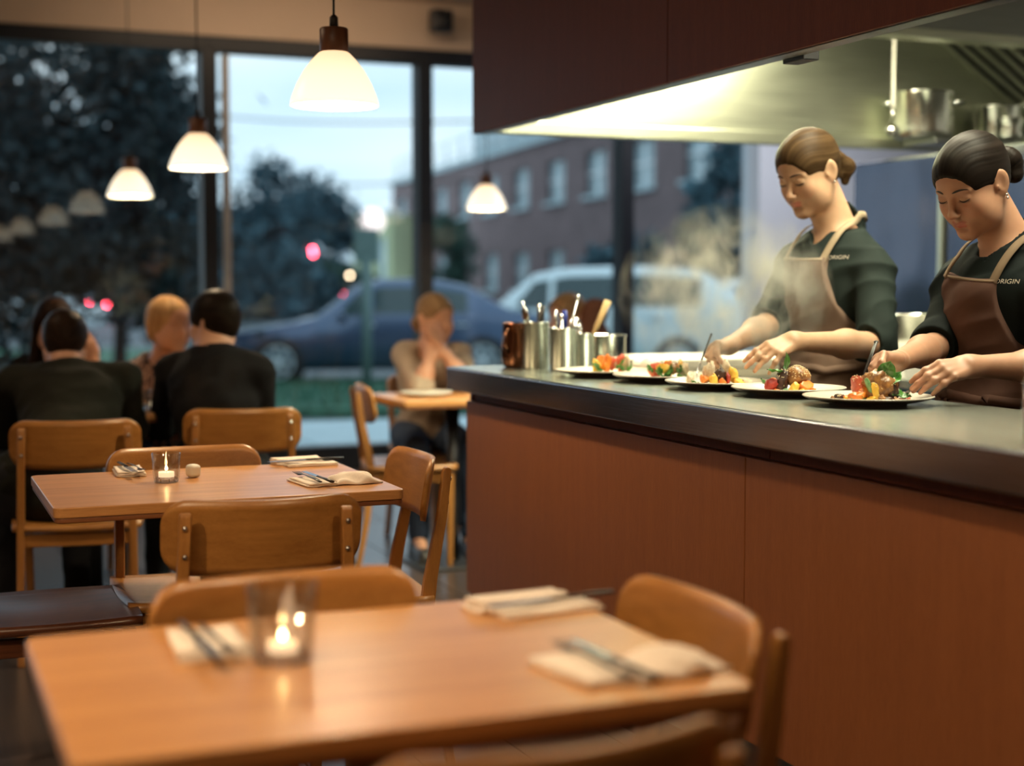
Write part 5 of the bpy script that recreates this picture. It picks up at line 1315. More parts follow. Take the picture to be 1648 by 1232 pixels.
for k, (px, f_, dz, L, rz) in enumerate(((1128, 0.0, 0.002, 0.03, 80), (1182, 0.03, 0.002, 0.034, -60), (1150, -0.01, 0.045, 0.02, 20))):
    leaf('small green leaf in the food on ' + N, on(2, px, f_, dz), L, 0.015, (R(10), 0, R(rz)), 'leaf', 'small leaves on the middle plate', 20 + k, 0.2)
bit('egg_half', 'glossy white piece at the left of ' + N, 'food', on(2, 1112, -0.04, 0.016), (0.014, 0.013, 0.016), 'cream_food', 80, None, 0.03)
# second and first plates
g = 'greens'
for pi, cols, x0, x1 in ((1, ['tomato', 'tomato', 'squash', 'carrot', 'seared', 'squash', 'cream_food'], 1045, 1108), (0, ['squash', 'carrot', 'carrot', 'tomato', 'cream_food', 'tomato', 'cream_food'], 955, 1012)):
    N = SHORT[pi]
    for k, mt in enumerate(cols):
        px = x0 + (x1 - x0) * (k + 0.5) / len(cols); rr = random.Random(pi * 50 + k)
        bit(nm[mt], desc[mt] + ' in the pile on ' + N, 'food', on(pi, px, rr.uniform(-0.02, 0.02), 0.020 + 0.012 * math.sin(PI * (k + 0.5) / len(cols))), (0.014, 0.014, rr.uniform(0.016, 0.026)), mt, 90 + 10 * pi + k, desc[mt] + 's on ' + N, 0.2)
    for k in range(9 if pi else 6):
        rr = random.Random(pi * 70 + k); px = x0 + (x1 - x0) * rr.random()
        leaf('green leaf in the heap on ' + N, on(pi, px, rr.uniform(0.01, 0.035), rr.uniform(0.004, 0.02)), rr.uniform(0.035, 0.05), 0.018, (R(rr.uniform(-10, 45)), 0, R(rr.uniform(60, 240))), 'leaf', 'green leaves on ' + N, 200 + k + pi * 20, 0.3)

# ------------------------------------------------------------------ tools in the hands
def rod(mb, a, b, r0, r1, n=8): mb.tube([a, b], [r0, r1], n)
def hand_fork(label, a, b, mat_h='chrome', tines_open=0.0032, group=None):
    """fork from handle end a to tine tips b"""
    a, b = Vector(a), Vector(b); t = thing('plating_fork', label, 'fork', tuple(a)); d = b - a; L = d.length; d = d / L
    side = d.cross(Vector((0.9, -0.3, 0.4))).normalized(); nd = side.cross(d)
    MB().tube([Vector(), d * L * 0.5, d * (L - 0.055)], [0.0032, 0.0026, 0.0020], 8).build('handle', M[mat_h], t)
    MB().tube([d * (L - 0.055), d * (L - 0.045), d * (L - 0.034)], [0.0022, 0.0065, 0.0085], 8, flat=0.25, up=nd).build('head', M['chrome'], t)
    for k in range(4):
        o = side * ((k - 1.5) * 0.0050); MB().tube([d * (L - 0.036) + o, d * (L - 0.012) + o * 1.1 + nd * 0.001, d * L + o * 1.1 + nd * 0.003], [0.0014, 0.0012, 0.0006], 6).build('tine', M['chrome'], t)
    return t
tips1 = c1[5]['R']['tips']; tips2 = c2[5]['R']['tips']
tt = thing('plating_tweezers', 'pair of long dark tweezers held over the nearest plate', 'tweezers', tuple(at(1410, 550, 3.525)))
a = Vector(at(1410, 550, 3.525)); b = Vector(at(1387, 612, 3.48))
for s_ in (-1, 1):
    o = Vector((0.35, 0.9, 0)).normalized() * (0.0034 * s_)
    MB().tube([o * 1.5, (b - a) * 0.5 + o * 1.2, (b - a) + o * 0.5], [0.0032, 0.0034, 0.0014], 8, flat=0.6).build('arm', M['black_metal'], tt)
MB().ball((b - a) * 0.0, (0.004, 0.008, 0.004), 8, 6).build('hinge', M['black_metal'], tt)
a = at(1474, 618, 3.43); b = at(1443, 653, 3.47)
hand_fork('steel fork in the nearer hand of the cook with the black bun', a, b)
hand_fork('fork held over the middle plate by the cook with the ponytail', at(1145, 537, 4.19), at(1119, 606, 4.12), 'black_metal')
# ring
hL = c1[5]['L']['tips']
rp = Vector(at(1238, 578, 3.985))
# ------------------------------------------------------------------ utensil pots at the far end
def canister(label, px, py, d, r, h, mat, tools, seed, group='steel utensil pots at the far end of the pass'):
    p = at(px, py, d); t = thing('utensil_pot', label, 'container', (p.x, p.y, CT), 0, group)
    MB().lathe([(r * 0.92, 0), (r, 0.004), (r, h), (r + 0.003, h + 0.001), (r + 0.003, h + 0.004), (r - 0.002, h + 0.004), (r - 0.003, 0.006), (0, 0.005)], 32).build('vessel', M[mat], t)
    rnd = random.Random(seed)
    for k, (kind, lean, az, L, mt) in enumerate(tools):
        f = Vector((math.cos(R(az)) * math.sin(R(lean)), math.sin(R(az)) * math.sin(R(lean)), math.cos(R(lean))))
        b0 = Vector((p.x, p.y, CT)) + Vector((-f.x * r * 0.5, -f.y * r * 0.5, 0.010)) + Vector((rnd.uniform(-1, 1), rnd.uniform(-1, 1), 0)) * r * 0.2
        u = thing({'spoon': 'serving_spoon', 'brush': 'wooden_spoon', 'knife': 'palette_knife', 'whisk': 'whisk'}[kind], 'x', 'utensil', tuple(b0)); u.rotation_euler = f.to_track_quat('Z', 'Y').to_euler()
        u['label'] = {'spoon': 'steel spoon standing bowl up in ', 'brush': 'thick pale wooden handle leaning out of ', 'knife': 'dark handled palette knife standing in ', 'whisk': 'thin steel rod tool standing in '}[kind] + ('the ' + label.split(',')[0].split(' with ')[0].split(' in front')[0]) + (', on its left' if az > 110 else '')
        u['group'] = 'utensils standing in the pots'
        if kind == 'spoon':
            MB().tube([(0, 0, 0), (0, 0, L * 0.8)], [0.003, 0.0035], 8, flat=0.5).build('handle', M['chrome'], u)
            MB().ball((0, 0, L * 0.88), (0.020, 0.007, 0.030), 14, 10).build('bowl', M['chrome'], u)
        elif kind == 'brush':
            MB().tube([(0, 0, 0), (0, 0, L * 0.55), (0, 0, L * 0.6), (0, 0, L)], [0.006, 0.007, 0.010, 0.012], 12).build('handle', M['ash_wood'], u)
        elif kind == 'knife':
            MB().tube([(0, 0, 0.0), (0, 0, L * 0.6)], [0.004, 0.005], 8, flat=0.3).build('blade', M['chrome'], u)
            MB().tube([(0, 0, L * 0.6), (0, 0, L * 0.8), (0, 0, L)], [0.008, 0.010, 0.008], 10).build('handle', M[mt], u)
        else:
            MB().tube([(0, 0, 0), (0, 0, L)], [0.0045, 0.006], 10).build('handle', M['chrome'], u)
            MB().ball((0, 0, L), (0.009, 0.009, 0.009), 10, 8).build('hanging_ring', M['chrome'], u)
    return t
M['ash_wood'] = mat_wood('ash_wood', (0.55, 0.38, 0.16), (0.75, 0.55, 0.28), 'Z', 8, 0.5)
M['blue_plastic'] = mat_plain('blue_plastic', (0.03, 0.06, 0.35), 0.35)
canister('left steel utensil pot, beside the copper jug', 862, 597, 4.96, 0.046, 0.150, 'steel_pot', [('spoon', 10, 150, 0.215, 0), ('whisk', 12, 60, 0.20, 0), ('knife', 8, -40, 0.20, 'black'), ('spoon', 16, 190, 0.20, 0)], 1)
canister('middle steel utensil pot in front of the others', 906, 597, 4.85, 0.043, 0.135, 'steel_pot', [('knife', 4, 60, 0.185, 'blue_plastic'), ('whisk', 14, -30, 0.235, 0), ('spoon', 10, 130, 0.18, 0), ('whisk', 6, 200, 0.165, 0)], 2)
canister('right steel utensil pot with the wooden handled tool', 938, 595, 5.00, 0.038, 0.112, 'steel_pot', [('brush', 24, -28, 0.235, 0), ('spoon', 14, 100, 0.15, 0), ('whisk', 10, 160, 0.13, 0)], 3)
p = at(828, 597, 5.02); t = thing('copper_jug', 'dark copper jug at the far left end of the pass', 'jug', (p.x, p.y, CT))
MB().lathe([(0.030, 0), (0.040, 0.008), (0.046, 0.035), (0.046, 0.07), (0.041, 0.105), (0.040, 0.14), (0.044, 0.15), (0.0415, 0.151), (0.037, 0.14), (0.038, 0.105), (0.042, 0.06), (0.0, 0.01)], 32).build('vessel', M['copper'], t)
MB().tube([(-0.03, -0.030, 0.135), (-0.05, -0.045, 0.12), (-0.052, -0.047, 0.08), (-0.035, -0.033, 0.05)], 0.005, 8).build('handle', M['copper'], t)
p = at(984, 592, 4.95)
pot('small_pot', 'squat steel pot standing at the end of the pass behind the plates', (2.245, 4.60, CT), 0.066, 0.105, handles='none')
for k, (px, d, s_) in enumerate(((1030, 4.66, 0.028), (1046, 4.62, 0.032))):
    p = at(px, 592, d); o = MB(); chunk(o, (0, 0, s_ * 0.8), (s_, s_, s_ * 0.85), 300 + k, rough=0.06); o = o.build('bread_roll', M['ceramic_white'], None, (min(p.x, 2.27), p.y, CT + 0.002))
    tag(o, ('left' if k == 0 else 'right') + ' pale round roll beside the small steel pot', 'bread')
# jar at the right edge
p = at_z(1668, 716, CT)
t = thing('preserving_jar', 'glass jar of dark red sauce at the right edge of the pass', 'jar', (p.x + 0.055, p.y + 0.04, CT))
MB().lathe([(0.036, 0), (0.040, 0.004), (0.040, 0.105), (0.034, 0.118), (0.034, 0.125)], 32).build('vessel', M['glass_clear'], t)
MB().lathe([(0.0, 0.004), (0.0375, 0.004), (0.0375, 0.09), (0.0, 0.09)], 32).build('sauce', M['beet'], t)
MB().lathe([(0.037, 0.122), (0.037, 0.138), (0.0, 0.139)], 32).build('lid', M['chrome'], t)

# repeats on one plate: name them by their order along the plate
ORD = ['first', 'second', 'third', 'fourth', 'fifth', 'sixth', 'seventh', 'eighth', 'ninth', 'tenth']
bylab = {}
for o in COL.objects:
    if o.get('category') in ('food', 'leaf', 'utensil'): bylab.setdefault(o['label'], []).append(o)
def px_of(o): v = o.location; return (v.x * math.cos(AL) - v.y * math.sin(AL)) / (v.x * math.sin(AL) + v.y * math.cos(AL))
for lab, L in bylab.items():
    if len(L) > 1:
        L.sort(key=px_of)
        for k, o in enumerate(L): o['label'] = ORD[k] + ' ' + lab if o['category'] != 'utensil' else lab + (' (left one)' if k == 0 else ' (right one)')
# ================================================================== the guests by the windows
def sit(J, fw, knee=0.42, spread=0.12, feet=0.05, hip_z=0.52):
    fw = nrm(fw); sd = np.cross(fw, (0, 0, 1)); P = J['pelvis']
    for q, sg in (('L', -1), ('R', 1)):
        J['hip' + q] = V3(P[0], P[1], hip_z) + sd * sg * 0.09
        J['kn' + q] = V3(P[0], P[1], 0.50) + sd * sg * spread + fw * knee
        J['an' + q] = V3(P[0], P[1], 0.09) + sd * sg * spread + fw * (knee + feet)
    J['toe'] = V3(fw[0], fw[1], 0); return J
def guest(label, J, yaw, pitch, hair, shirt, fw, hands, **k):
    sit(J, fw, k.pop('knee', 0.42)); return figure('person', label, J, yaw, pitch, hair, shirt=shirt, h=0.0075, hb=0.010, hands=hands, sleeve=k.pop('sleeve', 'long'), sitting=True, detail=False, **k)
rest = lambda fw, n=(0, 0, 1): dict(d=V3(*fw), n=V3(*n), curl=(0.4, 0.45, 0.5, 0.55), sc=1.0)
# man in olive jacket, seen from behind, leaning on the table
guest('man in a dark olive jacket seen from behind, seated at the left', dict(head=W(105, 553, 5.62), neck=W(108, 600, 5.52), chest=W(112, 672, 5.42), pelvis=V3(0.46, 5.32, 0.57),
      shL=W(26, 618, 5.48), shR=W(196, 612, 5.58), elL=W(6, 700, 5.62), elR=W(214, 690, 5.72), wrL=W(60, 690, 5.85), wrR=W(236, 684, 5.98)),
      R(-12), R(18), dict(style='short', col=(0.012, 0.007, 0.005), light=(0.03, 0.018, 0.012)), 'jacket_olive', (0.05, 1, 0), {'L': rest((0.5, 0.85, 0)), 'R': rest((-0.2, 0.95, 0))}, male=True, vneck=False, seed=1.0, bulk=1.15)
guest('man in a black suit jacket seen from behind, turned towards the blonde woman', dict(head=W(344, 520, 5.72), neck=W(345, 566, 5.66), chest=W(345, 645, 5.60), pelvis=V3(1.10, 5.52, 0.57),
      shL=W(278, 598, 5.72), shR=W(412, 600, 5.60), elL=W(262, 686, 5.85), elR=W(424, 690, 5.75), wrL=W(288, 672, 6.02), wrR=W(360, 695, 5.95)),
      R(38), R(4), dict(style='short', col=(0.008, 0.006, 0.005), light=(0.02, 0.014, 0.010)), 'suit_black', (-0.1, 1, 0), {'L': rest((0.2, 0.9, 0.2)), 'R': rest((-0.7, 0.6, 0))}, male=True, vneck=False, seed=2.0, bulk=1.12)
guest('woman with long dark hair facing the viewer, half hidden behind the man in olive', dict(head=W(88, 524, 6.45), neck=W(84, 572, 6.52), chest=W(80, 640, 6.54), pelvis=V3(0.22, 6.58, 0.57),
      shL=W(132, 596, 6.50), shR=W(38, 596, 6.50), elL=W(165, 660, 6.30), elR=W(20, 665, 6.35), wrL=W(150, 585, 6.22), wrR=W(60, 680, 6.34)),
      R(186), R(6), dict(style='long', col=(0.010, 0.006, 0.005), light=(0.025, 0.014, 0.010)), 'trousers' if False else 'suit_black', (0, -1, 0), {'L': rest((-0.3, -0.2, 0.9), (0.3, -0.9, 0.2)), 'R': rest((0.3, -0.9, 0))}, vneck=True, seed=3.0, skin=(0.52, 0.27, 0.17))
guest('blonde woman in a floral blouse with earring, facing the man in black', dict(head=W(273, 522, 6.38), neck=W(266, 574, 6.44), chest=W(256, 640, 6.50), pelvis=V3(0.98, 6.60, 0.57),
      shL=W(306, 600, 6.38), shR=W(224, 602, 6.52), elL=W(318, 680, 6.2), elR=W(212, 680, 6.36), wrL=W(296, 676, 6.06), wrR=W(246, 690, 6.10)),
      R(208), R(4), dict(style='bob', col=(0.30, 0.15, 0.06), light=(0.60, 0.40, 0.20)), 'floral', (0.25, -1, 0), {'L': rest((-0.5, -0.8, 0)), 'R': rest((0.5, -0.8, 0))}, seed=4.0, skin=(0.62, 0.34, 0.23))
w3 = guest('woman in a beige top with hands clasped at her mouth, at the small far table', dict(head=W(700, 512, 7.05), neck=W(693, 560, 7.14), chest=W(690, 625, 7.16), pelvis=W(686, 700, 7.22),
      shL=W(738, 572, 7.06), shR=W(652, 570, 7.18), elL=W(748, 612, 6.86), elR=W(678, 622, 6.80), wrL=W(716, 568, 6.86), wrR=W(694, 572, 6.84)),
      R(200), R(6), dict(style='ponytail', col=(0.22, 0.12, 0.06), light=(0.40, 0.26, 0.14)), 'shirt_beige', (-0.15, -1, 0), {'L': rest((-0.45, 0.1, 0.9), (0.6, -0.7, 0.2)), 'R': rest((0.25, 0.1, 0.95), (-0.5, -0.8, 0.2))}, seed=5.0, skin=(0.62, 0.32, 0.20), pants='jeans', sleeve='elbow', knee=0.40)
guest('blond diner beyond the utensil pots, only the head in view', dict(head=W(912, 512, 7.45), neck=W(922, 570, 7.48), chest=V3(3.22, 6.86, 0.98), pelvis=V3(3.26, 6.88, 0.57),
      shL=V3(3.2, 6.68, 1.12), shR=V3(3.2, 7.04, 1.12), elL=V3(3.10, 6.66, 0.86), elR=V3(3.10, 7.06, 0.86), wrL=V3(2.92, 6.76, 0.80), wrR=V3(2.92, 6.98, 0.80)),
      R(110), R(4), dict(style='short', col=(0.26, 0.14, 0.07), light=(0.45, 0.28, 0.15)), 'sweater_rust', (-1, 0, 0), {'L': rest((-0.9, 0.1, 0)), 'R': rest((-0.9, -0.1, 0))}, vneck=False, seed=6.0, skin=(0.66, 0.38, 0.28), knee=0.38)
# things on their tables
p = W(290, 668, 5.98)
t = thing('water_glass', 'small glass on the far table between the two men', 'glass', (0.87, 5.86, 0.755)); MB().lathe([(0.026, 0), (0.030, 0.09), (0.028, 0.09), (0.024, 0.006), (0, 0.005)], 20).build('tumbler', M['glass_clear'], t); MB().lathe([(0.0, 0.006), (0.0235, 0.006), (0.0265, 0.055), (0, 0.055)], 20).build('water', M['glass_base'], t)
for lab, (x, y) in (('white dinner plate before the woman with clasped hands', (2.18, 6.30)), ('white dinner plate before the blonde woman', (0.92, 6.10)), ('white dinner plate before the dark haired woman', (0.42, 6.10))):
    t = thing('dinner_plate', lab, 'plate', (x, y, 0.755)); MB().lathe([(0.06, 0), (0.105, 0.012), (0.118, 0.016), (0.116, 0.018), (0.07, 0.005), (0, 0.004)], 32).build('rim', M['ceramic_white'], t)
p = at_z(708, 640, 0.755)
o = MB(); chunk(o, (0, 0, 0.02), (0.035, 0.03, 0.022), 5, rough=0.1); o = o.build('napkin', M['linen'], None, (2.42, 6.20, 0.7555)); tag(o, 'crumpled white napkin on the small far table', 'napkin')
# ================================================================== the street at dusk
M['grass'] = mat_plain('grass', (0.040, 0.130, 0.080), 0.95, var=0.4, scale=6)
M['asphalt'] = mat_plain('asphalt', (0.07, 0.09, 0.105), 0.6, var=0.15, scale=2)
M['concrete'] = mat_plain('concrete', (0.44, 0.56, 0.60), 0.7, var=0.08, scale=2)
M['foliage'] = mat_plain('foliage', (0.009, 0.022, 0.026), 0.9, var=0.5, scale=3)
M['foliage_haze'] = mat_plain('foliage_haze', (0.045, 0.105, 0.135), 0.9, var=0.5, scale=3)  # bluish haze of distance put into the leaf colour
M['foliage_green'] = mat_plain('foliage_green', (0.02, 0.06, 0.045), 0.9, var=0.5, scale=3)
M['bark'] = mat_plain('bark', (0.04, 0.035, 0.03), 0.9)
M['brick'] = mat_plain('brick', (0.175, 0.125, 0.128), 0.9, var=0.18, scale=1.2)
M['brick_pale'] = mat_plain('brick_pale', (0.42, 0.34, 0.26), 0.9, var=0.1, scale=1.2)
M['car_blue'] = mat_plain('car_blue', (0.05, 0.09, 0.17), 0.28, metal=0.6, var=0.05, coat=1.0)
M['car_silver'] = mat_plain('car_silver', (0.66, 0.78, 0.82), 0.25, metal=0.0, var=0.05, coat=1.0)
M['car_white'] = mat_plain('car_white', (0.75, 0.82, 0.85), 0.3, var=0.04, coat=0.6)
M['car_glass'] = mat_plain('car_glass', (0.05, 0.08, 0.085), 0.08, var=0.05)
M['tire'] = mat_plain('tire', (0.015, 0.015, 0.016), 0.8)
M['alloy'] = mat_plain('alloy', (0.55, 0.62, 0.66), 0.35, metal=0.3)
M['win_far'] = mat_plain('win_far', (0.30, 0.42, 0.46), 0.12, var=0.1, scale=0.8)
M['win_lit'] = mat_emit('win_lit', (0.60, 0.62, 0.34), 0.42)
M['red_lamp'] = mat_emit('red_lamp', (1.0, 0.06, 0.10), 60)
M['white_lamp'] = mat_emit('white_lamp', (1.0, 0.84, 0.80), 1.2)
M['blue_lamp'] = mat_emit('blue_lamp', (0.05, 0.18, 0.6), 5)
M['warm_lamp'] = mat_emit('warm_lamp', (1.0, 0.72, 0.45), 12)
M['dark_render'] = mat_plain('dark_render', (0.07, 0.12, 0.12), 0.9)
M['stucco'] = mat_plain('stucco', (0.42, 0.47, 0.28), 0.9)

def ground(name, y0, y1, z, mat, x0=-90, x1=130):
    return struct(MB().box(((x0 + x1) / 2, (y0 + y1) / 2, z - 0.05), (x1 - x0, y1 - y0, 0.1)).build(name, M[mat]))
# seen distance d along the view; street lies across the view, so build it in a frame turned like the view
VF = Vector((math.sin(AL), math.cos(AL), 0)); VR = Vector((math.cos(AL), -math.sin(AL), 0))
def strip(name, d0, d1, z, mat, half=90, kind='structure'):
    o = MB().box((0, (d0 + d1) / 2, z - 0.05), (2 * half, d1 - d0, 0.1)).build(name, M[mat]); o.rotation_euler = (0, 0, -AL); o['kind'] = kind; return o
g0 = MB().box((8, 40, -0.16), (140, 60.2, 0.1)).build('ground', M['asphalt']); g0['kind'] = 'structure'
o = MB().box((6, 11.6, -0.06), (60, 3.5, 0.1)).build('ground_pavement', M['concrete']); o['kind'] = 'structure'
for k in range(14):
    s_ = MB().box((-8 + k * 2.0, 11.55, -0.005), (1.96, 3.4, 0.02)).build('paving_slab', M['concrete'], o)
def lawn(name, d0, d1, z=-0.02, half=40):
    base = strip(name, d0, d1, z, 'grass', half); return base
lw = lawn('ground_lawn', 15.2, 20.3)
rnd = random.Random(3); mb = MB()
for _ in range(9000):
    x = rnd.uniform(-9, 9); y = rnd.uniform(15.3, 20.2); h = rnd.uniform(0.04, 0.10); a = rnd.uniform(0, 6); c, s_ = math.cos(a) * 0.012, math.sin(a) * 0.012
    mb.add([(x - c, y - s_, -0.02), (x + c, y + s_, -0.02), (x + rnd.uniform(-.03, .03), y + rnd.uniform(-.03, .03), h)], [(0, 1, 2)])
gb = mb.build('grass_blades', M['grass'], lw); gb['kind'] = 'stuff'
lawn('ground_far_lawn', 24.5, 30.0, -0.03, 60)

def car(name, label, d, px_c, yaw, paint, kind='sedan', L=4.6, cat='car', flip=False):
    """loft along the length: profile stations (x, roof z, belt z, half widths)"""
    r, y = ray(px_c, 458); p = r * (d / y)
    t = thing(name, label, cat, (p.x, p.y, -0.10), -AL + yaw)
    if kind == 'sedan': st = [(0, .42, .62, .60), (.03, .62, .66, .78), (.12, .74, .72, .86), (.27, .86, .84, .89), (.33, .92, .88, .90), (.45, 1.34, .92, .90), (.52, 1.43, .94, .90), (.66, 1.43, .95, .90), (.76, 1.34, .96, .90), (.88, 1.02, .96, .88), (.97, .96, .90, .82), (1.0, .70, .66, .70)]
    else: st = [(0, .45, .66, .62), (.03, .70, .72, .80), (.10, .88, .84, .88), (.22, .98, .94, .90), (.30, 1.10, .98, .90), (.40, 1.50, 1.00, .90), (.50, 1.58, 1.02, .90), (.70, 1.60, 1.03, .90), (.86, 1.55, 1.04, .90), (.95, 1.25, 1.02, .88), (1.0, .80, .78, .76)]
    mb = MB(); vs = []; n = len(st)
    for (u, zr, zb, hw) in st:
        x = (u - 0.5) * L; cab = max(0.0, zr - zb); rw = hw - (0.16 if cab > 0.15 else 0.06)
        prof = [(hw * 0.90, .22), (hw, .34), (hw + .01, .60 if zb > .6 else zb * .9), (hw * .985, zb), (rw + 0.03, zr - 0.05 if cab > .1 else zb + cab * .6), (rw - 0.05, zr)]
        ring = [(x, a, z) for a, z in prof] + [(x, -a, z) for a, z in reversed(prof)]
        vs += ring
    m_ = 12; fs = []
    for i in range(n - 1):
        for k in range(m_):
            fs.append((i * m_ + k, i * m_ + (k + 1) % m_, (i + 1) * m_ + (k + 1) % m_, (i + 1) * m_ + k))
    fs += [tuple(range(m_ - 1, -1, -1)), tuple((n - 1) * m_ + k for k in range(m_))]
    mb.add(vs, fs, True); mb.build('car_body', M[paint], t)
    # side windows, windscreen and rear glass, slightly proud of the body
    cab = [i for i in range(n) if st[i][1] - st[i][2] > 0.25]
    for sg in (-1, 1):
        up, lo = [], []
        a0, a1 = cab[0], cab[-1]
        for i in range(a0, a1 + 1):
            u, zr, zb, hw = st[i]; x = (u - .5) * L; rw = hw - .16
            f1 = 0.86; f0 = 0.06; z1 = zb + (zr - 0.05 - zb) * f1; z0 = zb + (zr - .05 - zb) * f0
            y1 = hw * .985 + (rw + .03 - hw * .985) * f1; y0 = hw * .985 + (rw + .03 - hw * .985) * f0
            up.append((x, sg * (y1 + .008), z1)); lo.append((x, sg * (y0 + .008), z0))
        q = (st[a0][0] - .5) * L; lo = [(q - 0.30, lo[0][1], lo[0][2])] + lo; up = [(q - 0.26, lo[0][1], lo[0][2] + 0.03)] + up
        w = MB(); k = len(up); w.add(up + lo, [(i, i + 1, k + i + 1, k + i) for i in range(k - 1)]); w.build('side_window', M['car_glass'], t)
        mid = (up[k // 2][0] + up[k // 2 - 1][0]) / 2
        MB().box((mid, sg * (st[cab[0]][3] - 0.055), (lo[2][2] + up[k // 2][2]) / 2), (0.07, 0.03, up[k // 2][2] - lo[2][2]), (sg * -0.33 * -1, 0, 0)).build('door_pillar', M[paint], t)
        MB().ball(((st[cab[0]][0] - .5) * L - 0.22, sg * (st[cab[0]][3] + 0.09), st[cab[0]][2] + 0.03), (0.06, 0.09, 0.06), 10, 8).build('mirror', M[paint], t)
        for dx in (-0.02, 0.24): MB().box(((dx) * L, sg * (st[6][3] + .012), st[6][2] - 0.12), (0.16, 0.025, 0.03)).build('door_handle', M['alloy'], t)
    def slab(i, j, nm_):
        a, b = st[i], st[j]; vs = []
        for s, f in ((a, .08), (b, .92)):
            pass
        xa, xb = (a[0] - .5) * L, (b[0] - .5) * L
        MB().add([(xa, -a[3] + .22, a[1] + .012), (xa, a[3] - .22, a[1] + .012), (xb, b[3] - .26, b[1] + .004), (xb, -b[3] + .26, b[1] + .004)], [(0, 1, 2, 3)]).build(nm_, M['car_glass'], t)
    slab(cab[0] - 1, cab[0], 'windscreen'); slab(cab[-1] + 1 if cab[-1] + 1 < n else cab[-1], cab[-1], 'rear_window')
    for ux in (0.225 if kind == 'sedan' else 0.185, 0.80):
        for sg in (-1, 1):
            x = (ux - .5) * L; Mx = Matrix.Rotation(PI / 2 * sg, 3, 'X')
            w = MB().lathe([(0.20, -0.10), (0.31, -0.10), (0.335, -0.07), (0.335, 0.07), (0.31, 0.10), (0.20, 0.10)], 28, (x, sg * 0.83, 0.335), Mx, True).build('wheel', M['tire'], t)
            MB().lathe([(0.0, 0.02), (0.215, 0.02), (0.215, 0.05), (0.0, 0.05)], 24, (x, sg * 0.83, 0.335), Mx).build('wheel_disc', M['tire'], w)
            rb = MB().lathe([(0.20, -0.105), (0.225, -0.105), (0.225, -0.03), (0.20, -0.03)], 24, (x, sg * 0.83, 0.335), Mx, True)
            for k in range(7):
                a = 2 * PI * k / 7; rb.bar((x + 0.04 * math.cos(a), sg * 0.92, 0.335 + 0.04 * math.sin(a)), (x + 0.20 * math.cos(a), sg * 0.92, 0.335 + 0.20 * math.sin(a)), 0.02, 0.055, side=(0, 1, 0))
            rb.ball((x, sg * 0.92, 0.335), (0.055, 0.02, 0.055), 10, 6); rb.build('rim', M['alloy'], w)
            MB().lathe([(0.0, -0.02), (0.385, -0.02), (0.385, 0.06), (0.0, 0.06)], 28, (x, sg * 0.835, 0.36), Mx).build('wheel_arch', M['tire'], t)
    for sg in (-1, 1):
        MB().ball((-L / 2 + 0.10, sg * 0.64, 0.66), (0.10, 0.16, 0.07), 12, 8).build('headlight', M['alloy'], t)
        MB().ball((L / 2 - 0.05, sg * 0.66, 0.82), (0.05, 0.13, 0.08), 12, 8).build('tail_light', M['tail_glass'], t)
    MB().box((-L / 2 + 0.03, 0, 0.45), (0.05, 1.0, 0.16)).build('grille', M['tire'], t)
    return t
M['tail_glass'] = mat_plain('tail_glass', (0.25, 0.01, 0.015), 0.2)
car('sedan_car', 'dark blue sedan parked beyond the lawn, its front wheel in view', 20.6, 600, R(8), 'car_blue', 'sedan', 4.7)
car('estate_car', 'pale silver estate car parked right of the blue sedan', 21.0, 930, R(-10), 'car_silver', 'wagon', 4.9)
car('estate_car', 'white car far away at the left edge of the window', 39, 20, R(180), 'car_white', 'wagon', 4.6)
car('sedan_car', 'pale car parked far right, behind the steam', 24.0, 1150, R(-20), 'car_white', 'sedan', 4.7)
# far car showing its two red tail lamps
t = car('sedan_car', 'dark car far away with two glowing red tail lamps', 60, 161, R(90), 'car_blue', 'sedan', 4.5)
for px in (147, 175):
    p = at(px, 487, 56.5)
    o = MB().ball((0, 0, 0), (0.13, 0.05, 0.11), 10, 8).build('tail_lamp', M['red_lamp'], None, tuple(p)); 
    bpy.context.view_layer.update(); o.parent = t; o.matrix_parent_inverse = t.matrix_world.inverted()

